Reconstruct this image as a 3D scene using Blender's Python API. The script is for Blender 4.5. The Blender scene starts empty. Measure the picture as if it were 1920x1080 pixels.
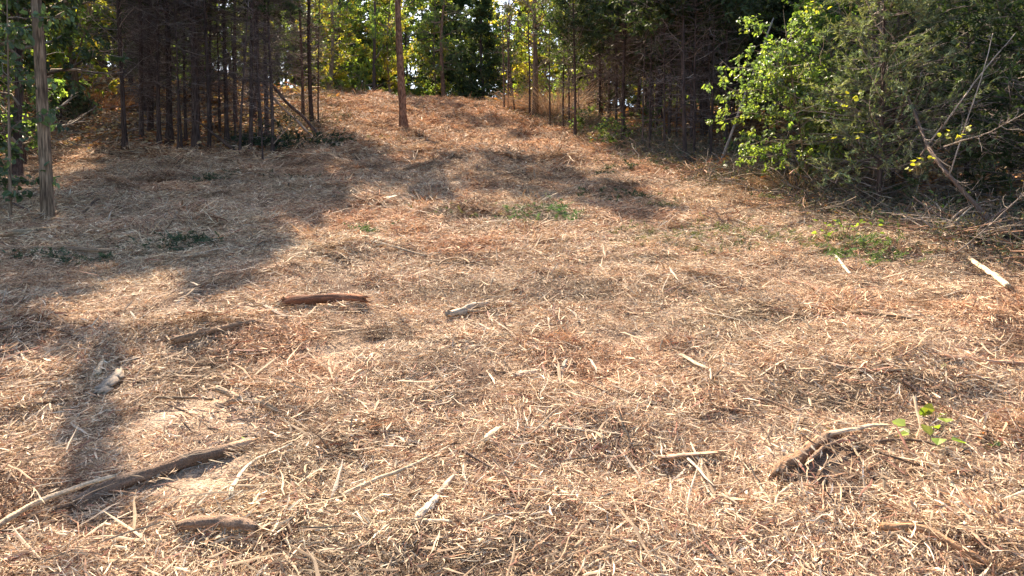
import bpy, math, random
import numpy as np
from mathutils import Vector, Euler

random.seed(7)
R = np.random.RandomState(11)
SC = bpy.context.scene
COL = SC.collection
PI = math.pi

# ------------------------------------------------------------------ camera, light
PITCH = math.radians(2.5); CAMH = 2.41; SLOPE = math.tan(math.radians(13.1)); FOC = 1400.0
cd = bpy.data.cameras.new('camera'); cam = bpy.data.objects.new('camera', cd); COL.objects.link(cam)
cd.sensor_width = 36; cd.lens = 36 * FOC / 1920; cd.clip_start = .05; cd.clip_end = 900
cam.location = (0, 0, CAMH); cam.rotation_euler = (math.radians(90) - PITCH, 0, 0)
SC.camera = cam

SUN_EL = math.radians(47); SUN_AZ = math.radians(-23.5)
w = bpy.data.worlds.new('World'); SC.world = w; w.use_nodes = True
wn = w.node_tree; wn.nodes.clear()
sky = wn.nodes.new('ShaderNodeTexSky'); sky.sky_type = 'NISHITA'; sky.sun_disc = False
sky.sun_elevation = SUN_EL; sky.sun_rotation = SUN_AZ % (2 * PI); sky.air_density = 1.0; sky.dust_density = 2.0
bg = wn.nodes.new('ShaderNodeBackground'); bg.inputs[1].default_value = 0.095
wo = wn.nodes.new('ShaderNodeOutputWorld')
wn.links.new(sky.outputs[0], bg.inputs[0]); wn.links.new(bg.outputs[0], wo.inputs[0])
sd = bpy.data.lights.new('sun', 'SUN'); so = bpy.data.objects.new('sun', sd); COL.objects.link(so)
sd.energy = 5.0; sd.angle = math.radians(0.53); sd.color = (1.0, .845, .645)
sv = Vector((math.sin(SUN_AZ) * math.cos(SUN_EL), math.cos(SUN_AZ) * math.cos(SUN_EL), math.sin(SUN_EL)))
so.rotation_euler = sv.to_track_quat('Z', 'Y').to_euler(); so.location = (-20, 40, 40)
SC.view_settings.view_transform = 'Standard'; SC.view_settings.look = 'None'
SC.view_settings.gamma = 1; SC.view_settings.use_curve_mapping = False
SC.view_settings.exposure = 1.96
SC.render.engine = 'CYCLES'
SC.cycles.max_bounces = 8; SC.cycles.diffuse_bounces = 4; SC.cycles.transmission_bounces = 4
SC.cycles.use_denoising = True

# ------------------------------------------------------------------ noise and terrain
_T = np.random.RandomState(5).rand(256, 256)
def vnoise(x, y, s=1.0, o=0):
    x = np.asarray(x, float) / s + 37.3 + o * 17.7; y = np.asarray(y, float) / s + 91.1 + o * 5.3
    xi = np.floor(x).astype(int); yi = np.floor(y).astype(int); fx = x - xi; fy = y - yi
    fx = fx * fx * (3 - 2 * fx); fy = fy * fy * (3 - 2 * fy)
    a = _T[xi & 255, yi & 255]; b = _T[(xi + 1) & 255, yi & 255]
    c = _T[xi & 255, (yi + 1) & 255]; d = _T[(xi + 1) & 255, (yi + 1) & 255]
    return (a * (1 - fx) + b * fx) * (1 - fy) + (c * (1 - fx) + d * fx) * fy
def sstep(a, b, t):
    t = np.clip((np.asarray(t, float) - a) / (b - a), 0, 1); return t * t * (3 - 2 * t)
def gz0(x, y):
    y = np.asarray(y, float); x = np.asarray(x, float)
    h = (1.1 - 0.055 * np.clip(x, -40, 25)) * sstep(18, 46, y)
    yc = 45.0 + 30 * (1 - sstep(-30, -13, x)); d = y - yc      # the slope levels off beyond the crest
    return h + SLOPE * (yc - 2.5 * np.logaddexp(0, -np.clip(d, -200, 200) / 2.5)) + SLOPE * .1 * np.maximum(d, 0)
MOUNDS = []
def gz(x, y):
    h = gz0(x, y)
    h = h + .10 * (vnoise(x, y, 2.6) - .5) + .07 * (vnoise(x, y, .8, 1) - .5) + .09 * np.abs(vnoise(x, y, .42, 2) - .5) + .05 * (vnoise(x, y, .17, 3) - .5)
    h = h + .14 * (vnoise(x, y, 1.4, 11) - .5) * sstep(14, 24, y) + .16 * np.maximum(vnoise(x, y, 1.0, 12) - .66, 0) / .34 * sstep(9, 15, y)
    for mx, my, mr, mh in MOUNDS:
        h = h + mh * np.exp(-(((x - mx) / 1.4) ** 2 + (y - my) ** 2) / (mr * mr)) * (.5 + vnoise(x, y, .25, 8))
    return h
def px(u, v, lift=0.0):
    a = (u - 960) / FOC; b = (540 - v) / FOC
    d = np.array([a, math.cos(PITCH) + b * math.sin(PITCH), -math.sin(PITCH) + b * math.cos(PITCH)])
    t = np.arange(1.0, 110, .02)
    p = np.array([0, 0, CAMH]) + d * t[:, None]
    g = gz(p[:, 0], p[:, 1]) + lift
    hit = p[:, 2] < g
    if not hit.any() or p[int(np.argmax(hit)), 1] > 62:      # above the crest: just behind it
        y = 47.5; x = a / math.cos(PITCH) * y; return np.array([x, y, float(gz(x, y))])
    return p[int(np.argmax(hit))]
MOUNDS += [(*px(u, v)[:2], r_, h_) for u, v, r_, h_ in [(1790, 735, .45, .13), (1700, 700, .35, .10), (1250, 545, .5, .11), (1190, 640, .3, -.06), (510, 515, .45, .12), (330, 640, .35, .10), (450, 625, .3, .08),
    (250, 660, .3, .09), (1710, 480, .7, .14), (1450, 500, .5, .08), (1040, 705, .25, -.09), (1135, 885, .22, -.09), (1640, 640, .4, .09), (700, 480, .5, .09), (960, 300, 1.2, .15), (600, 560, .3, -.06),
    (1850, 1030, .25, .10), (870, 330, .9, .12), (1000, 560, .35, .08), (820, 690, .3, .07), (60, 620, .4, .1), (1850, 620, .4, .1), (1590, 760, .2, -.07)]]
def depth(p):
    return p[1] * math.cos(PITCH) - (p[2] - CAMH) * math.sin(PITCH)
LEFT = [(-11.5, 2), (-13.5, 12), (-15, 20), (-14, 23.2), (-7.3, 23.3), (-6.6, 26), (-7.9, 30), (-10.8, 40), (-11.8, 50)]
RIGHT = [(11.5, 2), (9.5, 6), (7.4, 9.3), (6.5, 12), (5.6, 17), (4.6, 20.5), (3.6, 25), (1.7, 32.5), (-.6, 42), (-1.2, 50)]
def edge(poly, y):
    return np.interp(y, [p[1] for p in poly], [p[0] for p in poly])
def lane(x, y):     # >0 inside the clearing (metres to its edge)
    jit = (vnoise(x, y, 1.5, 7) - .5) * 1.0
    yc = np.clip(y, 2, 50)
    right = edge(RIGHT, yc) - x
    xl = np.where(y < 23.25, np.interp(yc, [2, 12, 20, 23.2], [-11.5, -13.5, -15, -14]),
                  np.interp(yc, [23.3, 26, 30, 40, 50], [-7.3, -6.6, -7.9, -10.8, -11.8]))
    return np.minimum(np.minimum(right, x - xl) + jit, 52 - y)

# ------------------------------------------------------------------ mesh buffer
class Buf:
    def __init__(s): s.v = []; s.c = []; s.f = []; s.n = 0
    def add(s, verts, faces, col):
        verts = np.asarray(verts, np.float32).reshape(-1, 3); faces = np.asarray(faces, np.int64)
        col = np.asarray(col, np.float32)
        if col.ndim == 1: col = np.tile(col, (len(verts), 1))
        s.v.append(verts); s.c.append(col.reshape(-1, 3)); s.f.append(faces + s.n); s.n += len(verts)
    def mesh(s, name, mat, smooth=True):
        me = bpy.data.meshes.new(name)
        v = np.concatenate(s.v); c = np.concatenate(s.c)
        lv = np.concatenate([f.ravel() for f in s.f]); cnt = np.concatenate([np.full(len(f), f.shape[1]) for f in s.f])
        me.vertices.add(len(v)); me.vertices.foreach_set('co', v.ravel())
        me.loops.add(len(lv)); me.loops.foreach_set('vertex_index', lv.astype(np.int32))
        me.polygons.add(len(cnt)); me.polygons.foreach_set('loop_start', (np.cumsum(cnt) - cnt).astype(np.int32))
        me.polygons.foreach_set('use_smooth', np.full(len(cnt), smooth))
        at = me.color_attributes.new('col', 'FLOAT_COLOR', 'POINT')
        at.data.foreach_set('color', np.concatenate([np.clip(c, 0, 5), np.ones((len(c), 1))], 1).astype(np.float32).ravel())
        me.update(calc_edges=True)
        if mat: me.materials.append(mat)
        return me
def unit(a): return a / (np.linalg.norm(a, axis=-1, keepdims=True) + 1e-9)
def tubes(B, P, rad, sides=3, col=(.3, .2, .1), flat=1.0, rough=0.0, cap=False, rng=R):
    P = np.asarray(P, float); N, K, _ = P.shape
    rad = np.broadcast_to(np.asarray(rad, float), (N, K))
    T = unit(np.gradient(P, axis=1)); ref = np.where(np.abs(T[..., 2:3]) > .85, np.array([1., 0, 0]), np.array([0, 0, 1.]))
    U = unit(np.cross(T, ref)); V = np.cross(U, T)
    a = np.arange(sides) * 2 * PI / sides
    rr = rad[..., None] * (1 + (rough * rng.randn(N, K, sides) if rough else 0))
    vv = P[:, :, None, :] + rr[..., None] * (np.cos(a)[:, None] * U[:, :, None, :] + flat * np.sin(a)[:, None] * V[:, :, None, :])
    i = np.arange(N)[:, None, None] * K * sides; k = np.arange(K - 1)[None, :, None] * sides; s = np.arange(sides)[None, None, :]; s2 = (s + 1) % sides
    F = np.stack([i + k + s, i + k + s2, i + k + sides + s2, i + k + sides + s], -1).reshape(-1, 4)
    col = np.asarray(col, float)
    if col.ndim == 1: c = np.tile(col, (N * K * sides, 1))
    elif col.ndim == 2: c = np.repeat(col, K * sides, axis=0)
    else: c = np.repeat(col.reshape(-1, 3), sides, axis=0)
    n0 = B.n
    B.add(vv.reshape(-1, 3), F, c)
    if cap:
        for q in range(N):
            e = np.concatenate([P[q, 0:1], P[q, -1:]]) ; cc = np.array([[.55, .42, .28]] * 2)
            n1 = B.n; B.add(e, np.zeros((0, 3), int), cc)
            o = n0 + q * K * sides; s = np.arange(sides); s2 = (s + 1) % sides
            f1 = np.stack([o + s2, o + s, np.full(sides, n1)], -1); o2 = o + (K - 1) * sides
            f2 = np.stack([o2 + s, o2 + s2, np.full(sides, n1 + 1)], -1)
            B.f.append(f1); B.f.append(f2)
def ribbons(B, P, wid, col, tw):
    P = np.asarray(P, float); N, K, _ = P.shape
    T = unit(np.gradient(P, axis=1)); U = unit(np.cross(T, np.array([0, 0, 1.]) + 0 * T)); V = np.cross(U, T)
    a = tw[:, None, None] + np.linspace(0, .8, K)[None, :, None]
    S = (np.cos(a) * U + np.sin(a) * V) * wid[..., None]
    vv = np.stack([P - S, P + S], 2)
    i = np.arange(N)[:, None] * K * 2; k = np.arange(K - 1)[None, :] * 2
    F = np.stack([i + k, i + k + 1, i + k + 3, i + k + 2], -1).reshape(-1, 4)
    B.add(vv.reshape(-1, 3), F, np.repeat(col, K * 2, axis=0))
def leaves(B, P, D, size, col, rng=R, wratio=.33, fold=.25):
    N = len(P); D = unit(D); Nn = unit(rng.randn(N, 3) * .55 + np.array([0, 0, 1.]))
    S = unit(np.cross(D, Nn)); Nn = np.cross(S, D); L = np.broadcast_to(size, (N,))[:, None]
    w1 = wratio * L; up = Nn * fold * w1
    v = np.stack([P, P + D * L * .3 - S * w1 + up, P + D * L * .72 - S * w1 * .75 + up * .5, P + D * L - Nn * L * .12,
                  P + D * L * .72 + S * w1 * .75 + up * .5, P + D * L * .3 + S * w1 + up], 1)
    i = np.arange(N)[:, None] * 6
    F = np.concatenate([i + np.array([[0, 1, 2, 3]]), i + np.array([[0, 3, 4, 5]])])
    B.add(v.reshape(-1, 3), F, np.repeat(col, 6, axis=0))
def blades(B, P, D, L, W, col, rng=R):
    N = len(P); D = unit(D); S = unit(np.cross(D, rng.randn(N, 3))); L = np.broadcast_to(L, (N,))[:, None]; W = np.broadcast_to(W, (N,))[:, None]
    v = np.stack([P, P + D * L * .45 - S * W, P + D * L, P + D * L * .45 + S * W], 1)
    F = np.arange(N)[:, None] * 4 + np.array([[0, 1, 2, 3]])
    B.add(v.reshape(-1, 3), F, np.repeat(col, 4, axis=0))
def pal(rng, n, cols, p=None, j=.18):
    cols = np.array(cols); k = rng.choice(len(cols), n, p=p)
    return cols[k] * (1 + j * rng.randn(n, 1)).clip(.4, 1.7)

# ------------------------------------------------------------------ materials
def base_mat(name):
    m = bpy.data.materials.new(name); m.use_nodes = True; nt = m.node_tree; nt.nodes.clear()
    out = nt.nodes.new('ShaderNodeOutputMaterial'); return m, nt, out
def nd(nt, t, **k):
    n = nt.nodes.new(t)
    for a, b in k.items(): setattr(n, a, b)
    return n
def colnode(nt, vary=.25, inst=False, nscale=30, namt=.35):
    at = nd(nt, 'ShaderNodeAttribute', attribute_name='col')
    oi = nd(nt, 'ShaderNodeObjectInfo')
    mr = nd(nt, 'ShaderNodeMapRange'); mr.inputs['To Min'].default_value = 1 - vary; mr.inputs['To Max'].default_value = 1 + vary
    nt.links.new(oi.outputs['Random'], mr.inputs['Value'])
    tc = nd(nt, 'ShaderNodeTexCoord'); nz = nd(nt, 'ShaderNodeTexNoise'); nz.inputs['Scale'].default_value = nscale; nz.inputs['Detail'].default_value = 4
    nt.links.new(tc.outputs['Object'], nz.inputs['Vector'])
    m2 = nd(nt, 'ShaderNodeMapRange'); m2.inputs['From Min'].default_value = .3; m2.inputs['From Max'].default_value = .7
    m2.inputs['To Min'].default_value = 1 - namt; m2.inputs['To Max'].default_value = 1 + namt
    nt.links.new(nz.outputs[0], m2.inputs['Value'])
    mu = nd(nt, 'ShaderNodeMath', operation='MULTIPLY'); nt.links.new(mr.outputs[0], mu.inputs[0]); nt.links.new(m2.outputs[0], mu.inputs[1])
    vm = nd(nt, 'ShaderNodeVectorMath', operation='SCALE'); nt.links.new(at.outputs['Color'], vm.inputs[0]); nt.links.new(mu.outputs[0], vm.inputs['Scale'])
    last = vm.outputs[0]
    if inst:
        ia = nd(nt, 'ShaderNodeAttribute', attribute_name='tint', attribute_type='INSTANCER')
        v2 = nd(nt, 'ShaderNodeVectorMath', operation='MULTIPLY'); nt.links.new(last, v2.inputs[0]); nt.links.new(ia.outputs['Color'], v2.inputs[1])
        last = v2.outputs[0]
    return last, nz
def mat_simple(name, vary=.2, rough=.8, inst=False, spec=.2, nscale=30, namt=.3, bump=0, trans=0, tcol=(1.25, 1.35, .55)):
    m, nt, out = base_mat(name)
    c, nz = colnode(nt, vary, inst, nscale, namt)
    b = nd(nt, 'ShaderNodeBsdfPrincipled'); nt.links.new(c, b.inputs['Base Color'])
    b.inputs['Roughness'].default_value = rough; b.inputs['Specular IOR Level'].default_value = spec
    if bump:
        bp = nd(nt, 'ShaderNodeBump'); bp.inputs['Strength'].default_value = bump; bp.inputs['Distance'].default_value = .01
        nt.links.new(nz.outputs[0], bp.inputs['Height']); nt.links.new(bp.outputs[0], b.inputs['Normal'])
    if trans:
        t = nd(nt, 'ShaderNodeBsdfTranslucent'); ml = nd(nt, 'ShaderNodeVectorMath', operation='MULTIPLY'); ml.inputs[1].default_value = tcol
        nt.links.new(c, ml.inputs[0]); nt.links.new(ml.outputs[0], t.inputs[0])
        mx = nd(nt, 'ShaderNodeMixShader'); mx.inputs[0].default_value = trans
        nt.links.new(b.outputs[0], mx.inputs[1]); nt.links.new(t.outputs[0], mx.inputs[2]); nt.links.new(mx.outputs[0], out.inputs[0])
    else: nt.links.new(b.outputs[0], out.inputs[0])
    return m
def mat_bark(name, dark, light, zs=.12, scale=40, bump=.8, patch=None):
    m, nt, out = base_mat(name)
    tc = nd(nt, 'ShaderNodeTexCoord'); mp = nd(nt, 'ShaderNodeMapping'); mp.inputs['Scale'].default_value = (1, 1, zs)
    nt.links.new(tc.outputs['Object'], mp.inputs[0])
    nz = nd(nt, 'ShaderNodeTexNoise'); nz.inputs['Scale'].default_value = scale; nz.inputs['Detail'].default_value = 6; nt.links.new(mp.outputs[0], nz.inputs[0])
    n2 = nd(nt, 'ShaderNodeTexNoise'); n2.inputs['Scale'].default_value = 3; n2.inputs['Detail'].default_value = 4; nt.links.new(tc.outputs['Object'], n2.inputs[0])
    cr = nd(nt, 'ShaderNodeValToRGB'); cr.color_ramp.elements[0].position = .35; cr.color_ramp.elements[1].position = .68
    cr.color_ramp.elements[0].color = (*dark, 1); cr.color_ramp.elements[1].color = (*light, 1)
    nt.links.new(nz.outputs[0], cr.inputs[0])
    mx = nd(nt, 'ShaderNodeMix', data_type='RGBA', blend_type='MULTIPLY'); mx.inputs[0].default_value = 1
    c2 = nd(nt, 'ShaderNodeValToRGB'); c2.color_ramp.elements[0].color = (.65, .62, .6, 1); c2.color_ramp.elements[1].color = (1.2, 1.2, 1.15, 1)
    c2.color_ramp.elements[0].position = .3; c2.color_ramp.elements[1].position = .7
    nt.links.new(n2.outputs[0], c2.inputs[0]); nt.links.new(cr.outputs[0], mx.inputs[6]); nt.links.new(c2.outputs[0], mx.inputs[7])
    oi = nd(nt, 'ShaderNodeObjectInfo'); mr = nd(nt, 'ShaderNodeMapRange'); mr.inputs['To Min'].default_value = .75; mr.inputs['To Max'].default_value = 1.3
    nt.links.new(oi.outputs['Random'], mr.inputs['Value'])
    at = nd(nt, 'ShaderNodeAttribute', attribute_name='col')
    v0 = nd(nt, 'ShaderNodeVectorMath', operation='MULTIPLY'); nt.links.new(mx.outputs[2], v0.inputs[0]); nt.links.new(at.outputs['Color'], v0.inputs[1])
    vm = nd(nt, 'ShaderNodeVectorMath', operation='SCALE'); nt.links.new(v0.outputs[0], vm.inputs[0]); nt.links.new(mr.outputs[0], vm.inputs['Scale'])
    b = nd(nt, 'ShaderNodeBsdfPrincipled'); b.inputs['Roughness'].default_value = .9; b.inputs['Specular IOR Level'].default_value = .15
    bp = nd(nt, 'ShaderNodeBump'); bp.inputs['Strength'].default_value = bump; bp.inputs['Distance'].default_value = .015
    nt.links.new(nz.outputs[0], bp.inputs['Height']); nt.links.new(bp.outputs[0], b.inputs['Normal'])
    nt.links.new(vm.outputs[0], b.inputs['Base Color']); nt.links.new(b.outputs[0], out.inputs[0])
    return m
M_straw = mat_simple('shredded_fibre', .0, .75, inst=True, nscale=60, namt=.2, trans=.1, tcol=(1, 1, 1))
M_wood = mat_simple('split_wood', .22, .75, nscale=45, namt=.3, bump=.6)
M_stick = mat_simple('stick_bark', .22, .85, nscale=70, namt=.4, bump=.8)
M_twig = mat_simple('dead_twig', .25, .85, nscale=8, namt=.3)
M_leaf = mat_simple('green_leaf', .18, .45, nscale=2, namt=.25, spec=.45, trans=.5)
M_needle = mat_simple('evergreen_spray', .2, .7, nscale=2.5, namt=.35, trans=.22)
M_dry = mat_simple('dry_stalks', .1, .8, nscale=12, namt=.3, trans=.1, tcol=(1, 1, 1))
M_litter = mat_simple('leaf_litter', .0, .8, inst=True, nscale=10, namt=.2, trans=.15)
M_sprig = mat_simple('green_sprig', .15, .7, nscale=12, namt=.3, trans=.2)
B_grey = mat_bark('hardwood_bark', (.085, .062, .045), (.34, .25, .18), .10, 34, 1.0)
B_cedar = mat_bark('cedar_bark', (.035, .024, .022), (.16, .11, .095), .06, 55, .8)
B_pine = mat_bark('pine_bark', (.10, .052, .035), (.34, .20, .14), .35, 22, .9)
B_log = mat_bark('log_bark', (.10, .078, .064), (.20, .155, .125), 1.0, 110, .7)

# ground
def mat_ground():
    m, nt, out = base_mat('mulched_soil')
    at = nd(nt, 'ShaderNodeAttribute', attribute_name='col')
    tc = nd(nt, 'ShaderNodeTexCoord')
    n1 = nd(nt, 'ShaderNodeTexNoise'); n1.inputs['Scale'].default_value = 9; n1.inputs['Detail'].default_value = 8; n1.inputs['Roughness'].default_value = .7
    n2 = nd(nt, 'ShaderNodeTexNoise'); n2.inputs['Scale'].default_value = 70; n2.inputs['Detail'].default_value = 5
    for n in (n1, n2): nt.links.new(tc.outputs['Object'], n.inputs[0])
    cr = nd(nt, 'ShaderNodeValToRGB'); cr.color_ramp.elements[0].position = .3; cr.color_ramp.elements[1].position = .7
    cr.color_ramp.elements[0].color = (.45, .42, .4, 1); cr.color_ramp.elements[1].color = (1.35, 1.3, 1.25, 1)
    nt.links.new(n1.outputs[0], cr.inputs[0])
    c3 = nd(nt, 'ShaderNodeValToRGB'); c3.color_ramp.elements[0].position = .35; c3.color_ramp.elements[1].position = .65
    c3.color_ramp.elements[0].color = (.6, .58, .55, 1); c3.color_ramp.elements[1].color = (1.3, 1.28, 1.25, 1)
    nt.links.new(n2.outputs[0], c3.inputs[0])
    a = nd(nt, 'ShaderNodeVectorMath', operation='MULTIPLY'); b_ = nd(nt, 'ShaderNodeVectorMath', operation='MULTIPLY')
    nt.links.new(at.outputs['Color'], a.inputs[0]); nt.links.new(cr.outputs[0], a.inputs[1])
    nt.links.new(a.outputs[0], b_.inputs[0]); nt.links.new(c3.outputs[0], b_.inputs[1])
    b = nd(nt, 'ShaderNodeBsdfPrincipled'); b.inputs['Roughness'].default_value = .95; b.inputs['Specular IOR Level'].default_value = .1
    nt.links.new(b_.outputs[0], b.inputs['Base Color'])
    bp = nd(nt, 'ShaderNodeBump'); bp.inputs['Strength'].default_value = .9; bp.inputs['Distance'].default_value = .03
    ad = nd(nt, 'ShaderNodeMath', operation='ADD'); nt.links.new(n1.outputs[0], ad.inputs[0]); nt.links.new(n2.outputs[0], ad.inputs[1])
    nt.links.new(ad.outputs[0], bp.inputs['Height']); nt.links.new(bp.outputs[0], b.inputs['Normal'])
    nt.links.new(b.outputs[0], out.inputs[0]); return m

def graded(lo, hi, c0, c1, fine, grow=1.07, mx=2.0):
    mid = list(np.arange(c0, c1, fine)); a = []; x = c0; s = fine
    while x > lo: s = min(s * grow, mx); x -= s; a.append(x)
    b = []; x = c1; s = fine
    while x < hi: b.append(x); s = min(s * grow, mx); x += s
    return np.array(a[::-1] + mid + b + [hi])
BARE = [(350, 815, .75), (1430, 795, .5), (650, 655, .6), (1290, 590, .5), (700, 900, .3), (1180, 640, .5), (420, 900, .35), (940, 520, .5)]
BAREW = [(px(u, v)[:2], r) for u, v, r in BARE]
LOGS = [[(150, 965), (465, 846)], [(-30, 1045), (215, 932)], [(340, 1018), (476, 1022)], [(190, 762), (224, 722)], [(402, 748), (522, 787)], [(530, 584), (676, 578)],
        [(835, 606), (965, 586)], [(-20, 480), (250, 481)], [(600, 447), (795, 488)], [(1806, 486), (1889, 552)], [(1466, 896), (1548, 838)], [(1560, 834), (1658, 820)], [(1243, 884), (1340, 872)], [(1655, 1012), (1850, 1085)]]
LOGW = [(px(*a)[:2], px(*b)[:2]) for a, b in LOGS]
def nearlog(x, y):
    m = np.full(np.shape(x), 9.)
    for a, b in LOGW:
        d = b - a; t = np.clip(((x - a[0]) * d[0] + (y - a[1]) * d[1]) / (d @ d), 0, 1)
        m = np.minimum(m, np.hypot(x - a[0] - t * d[0], y - a[1] - t * d[1]))
    return m
def bare(x, y):
    k = np.zeros(np.shape(x))
    for p, r in BAREW: k = np.maximum(k, 1 - sstep(.5, 1.2, np.hypot((x - p[0]), (y - p[1]) * .8) / r))
    return k
gx = graded(-150, 150, -7.5, 7.5, .07); gy = graded(-12, 260, 2.4, 12, .07, 1.04, 2.5)
X, Y = np.meshgrid(gx, gy); Z = gz(X, Y)
nx = len(gx); ny = len(gy); ii = (np.arange(ny - 1)[:, None] * nx + np.arange(nx - 1)[None, :]).ravel()
F = np.stack([ii, ii + 1, ii + nx + 1, ii + nx], -1)
ins = sstep(-.5, .6, lane(X, Y))[..., None]; br = bare(X, Y)[..., None]
mul = np.array([.15, .10, .075]); lit = np.array([.22, .125, .075]); soil = np.array([.44, .34, .26])
gc = lit * (1 - ins) + ins * (mul * (1 - br) + soil * br)
B = Buf(); B.add(np.stack([X, Y, Z], -1).reshape(-1, 3), F, gc.reshape(-1, 3))
g = bpy.data.objects.new('ground', B.mesh('ground', mat_ground())); COL.objects.link(g); g['kind'] = 'structure'

# ------------------------------------------------------------------ object helpers
def link(name, me, parent=None):
    o = bpy.data.objects.new(name, me); COL.objects.link(o)
    if parent: o.parent = parent
    return o
def tag(o, label, cat, group=None, kind=None):
    if label: o['label'] = label
    if cat: o['category'] = cat
    if group: o['group'] = group
    if kind: o['kind'] = kind
    return o

# ------------------------------------------------------------------ scattered ground cover (geometry nodes)
def scatter(name, sources, pts, rot, scl, tint, idx, label, cat):
    c = bpy.data.collections.new(name + '_sources')
    for i, me in enumerate(sources):
        o = bpy.data.objects.new('%s_clump_%02d' % (name, i), me); c.objects.link(o)
    me = bpy.data.meshes.new(name); n = len(pts)
    me.vertices.add(n); me.vertices.foreach_set('co', np.asarray(pts, np.float32).ravel())
    for nm, ty, key, arr in (('rot', 'FLOAT_VECTOR', 'vector', rot), ('scl', 'FLOAT_VECTOR', 'vector', scl)):
        a = me.attributes.new(nm, ty, 'POINT'); a.data.foreach_set(key, np.asarray(arr, np.float32).ravel())
    a = me.attributes.new('tint', 'FLOAT_COLOR', 'POINT'); a.data.foreach_set('color', np.concatenate([tint, np.ones((n, 1))], 1).astype(np.float32).ravel())
    a = me.attributes.new('idx', 'INT', 'POINT'); a.data.foreach_set('value', np.asarray(idx, np.int32))
    o = link(name, me)
    ng = bpy.data.node_groups.new(name, 'GeometryNodeTree')
    ng.interface.new_socket('Geometry', in_out='INPUT', socket_type='NodeSocketGeometry')
    ng.interface.new_socket('Geometry', in_out='OUTPUT', socket_type='NodeSocketGeometry')
    N = ng.nodes; L = ng.links
    gi = N.new('NodeGroupInput'); go = N.new('NodeGroupOutput'); mp = N.new('GeometryNodeMeshToPoints')
    ip = N.new('GeometryNodeInstanceOnPoints'); ci = N.new('GeometryNodeCollectionInfo')
    ci.inputs['Collection'].default_value = c; ci.inputs['Separate Children'].default_value = True; ci.inputs['Reset Children'].default_value = True
    def na(nm, ty):
        a = N.new('GeometryNodeInputNamedAttribute'); a.data_type = ty; a.inputs[0].default_value = nm; return a.outputs[0]
    L.new(gi.outputs[0], mp.inputs[0]); L.new(mp.outputs[0], ip.inputs['Points']); L.new(ci.outputs[0], ip.inputs['Instance'])
    ip.inputs['Pick Instance'].default_value = True
    L.new(na('idx', 'INT'), ip.inputs['Instance Index']); L.new(na('scl', 'FLOAT_VECTOR'), ip.inputs['Scale'])
    L.new(na('rot', 'FLOAT_VECTOR'), ip.inputs['Rotation'])
    L.new(ip.outputs[0], go.inputs[0])
    md = o.modifiers.new('scatter', 'NODES'); md.node_group = ng
    return tag(o, label, cat, kind='stuff')

PAL = [(.74, .59, .42), (.60, .45, .305), (.44, .31, .20), (.50, .29, .18), (.26, .12, .085), (.19, .13, .09), (.44, .37, .29), (.06, .042, .034), (.84, .76, .62)]
PP = [.21, .21, .15, .10, .07, .13, .06, .055, .015]
def fibre_clump(seed, n, Rr, l0, l1, w0, w1, hgt, p=PP, pit=.22, K=4):
    r = np.random.RandomState(seed); B = Buf()
    rad = Rr * np.sqrt(r.rand(n)) ; th = r.rand(n) * 2 * PI
    L = l0 + (l1 - l0) * r.rand(n) ** 2.2
    az = r.rand(n) * 2 * PI; flow = r.rand(n) < .45; az = np.where(flow, .5 * r.randn(n), az)
    pt = pit * r.randn(n); up = r.rand(n) < .03; pt = np.where(up, .5 + .6 * r.rand(n), pt)
    D = np.stack([np.cos(az) * np.cos(pt), np.sin(az) * np.cos(pt), np.sin(pt)], -1)
    z = hgt * r.rand(n) * (1 - .5 * (rad / Rr) ** 2) + L * .3 * np.abs(np.sin(pt))
    C = np.stack([rad * np.cos(th), rad * np.sin(th), z], -1)
    bend = r.randn(n, 3) * np.array([1, 1, .35]) * .085 * L[:, None]
    kink = r.randn(n, K, 3) * .022 * L[:, None, None]
    t = np.linspace(-.5, .5, K)
    P = C[:, None] + D[:, None] * (L[:, None] * t[None])[..., None] + bend[:, None] * (.25 - t[None, :, None] ** 2) * 2 + kink
    W = (w0 + (w1 - w0) * r.rand(n) ** 2)[:, None] * np.interp(np.linspace(0, 1, K), [0, .3, .8, 1], [.45, 1, .8, .15])[None] * (1 + .25 * r.randn(n, K))
    ribbons(B, P, np.abs(W) * .5, pal(r, n, PAL, p), r.rand(n) * PI)
    return B
def chips_clump(seed, n=18, Rr=.5, l0=.04, l1=.17, w0=.0018, w1=.0065, p=(.26, .26, .12, .1, .06, .06, .1, .0, .04)):
    r = np.random.RandomState(seed); B = Buf(); K = 5
    az = r.rand(n) * 2 * PI; pt = .16 * r.randn(n) ; L = l0 + (l1 - l0) * r.rand(n) ** 1.6
    D = np.stack([np.cos(az) * np.cos(pt), np.sin(az) * np.cos(pt), np.sin(pt)], -1)
    th = r.rand(n) * 2 * PI; rad = Rr * np.sqrt(r.rand(n))
    C = np.stack([rad * np.cos(th), rad * np.sin(th), .012 + .03 * r.rand(n) + L * .3 * np.abs(np.sin(pt))], -1)
    t = np.linspace(-.5, .5, K)
    P = C[:, None] + D[:, None] * (L[:, None] * t[None])[..., None] + (r.randn(n, 3) * [1, 1, .3] * .06 * L[:, None])[:, None] * (.25 - t[None, :, None] ** 2) * 2 + r.randn(n, K, 3) * .015 * L[:, None, None]
    W = (w0 + (w1 - w0) * r.rand(n) ** 1.5)[:, None] * np.array([.35, 1, 1, .8, .1]) * (1 + .15 * r.randn(n, K))
    tubes(B, P, W, 4, pal(r, n, PAL, p) * .68, flat=.4, rough=.15, rng=r)
    return B

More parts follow.
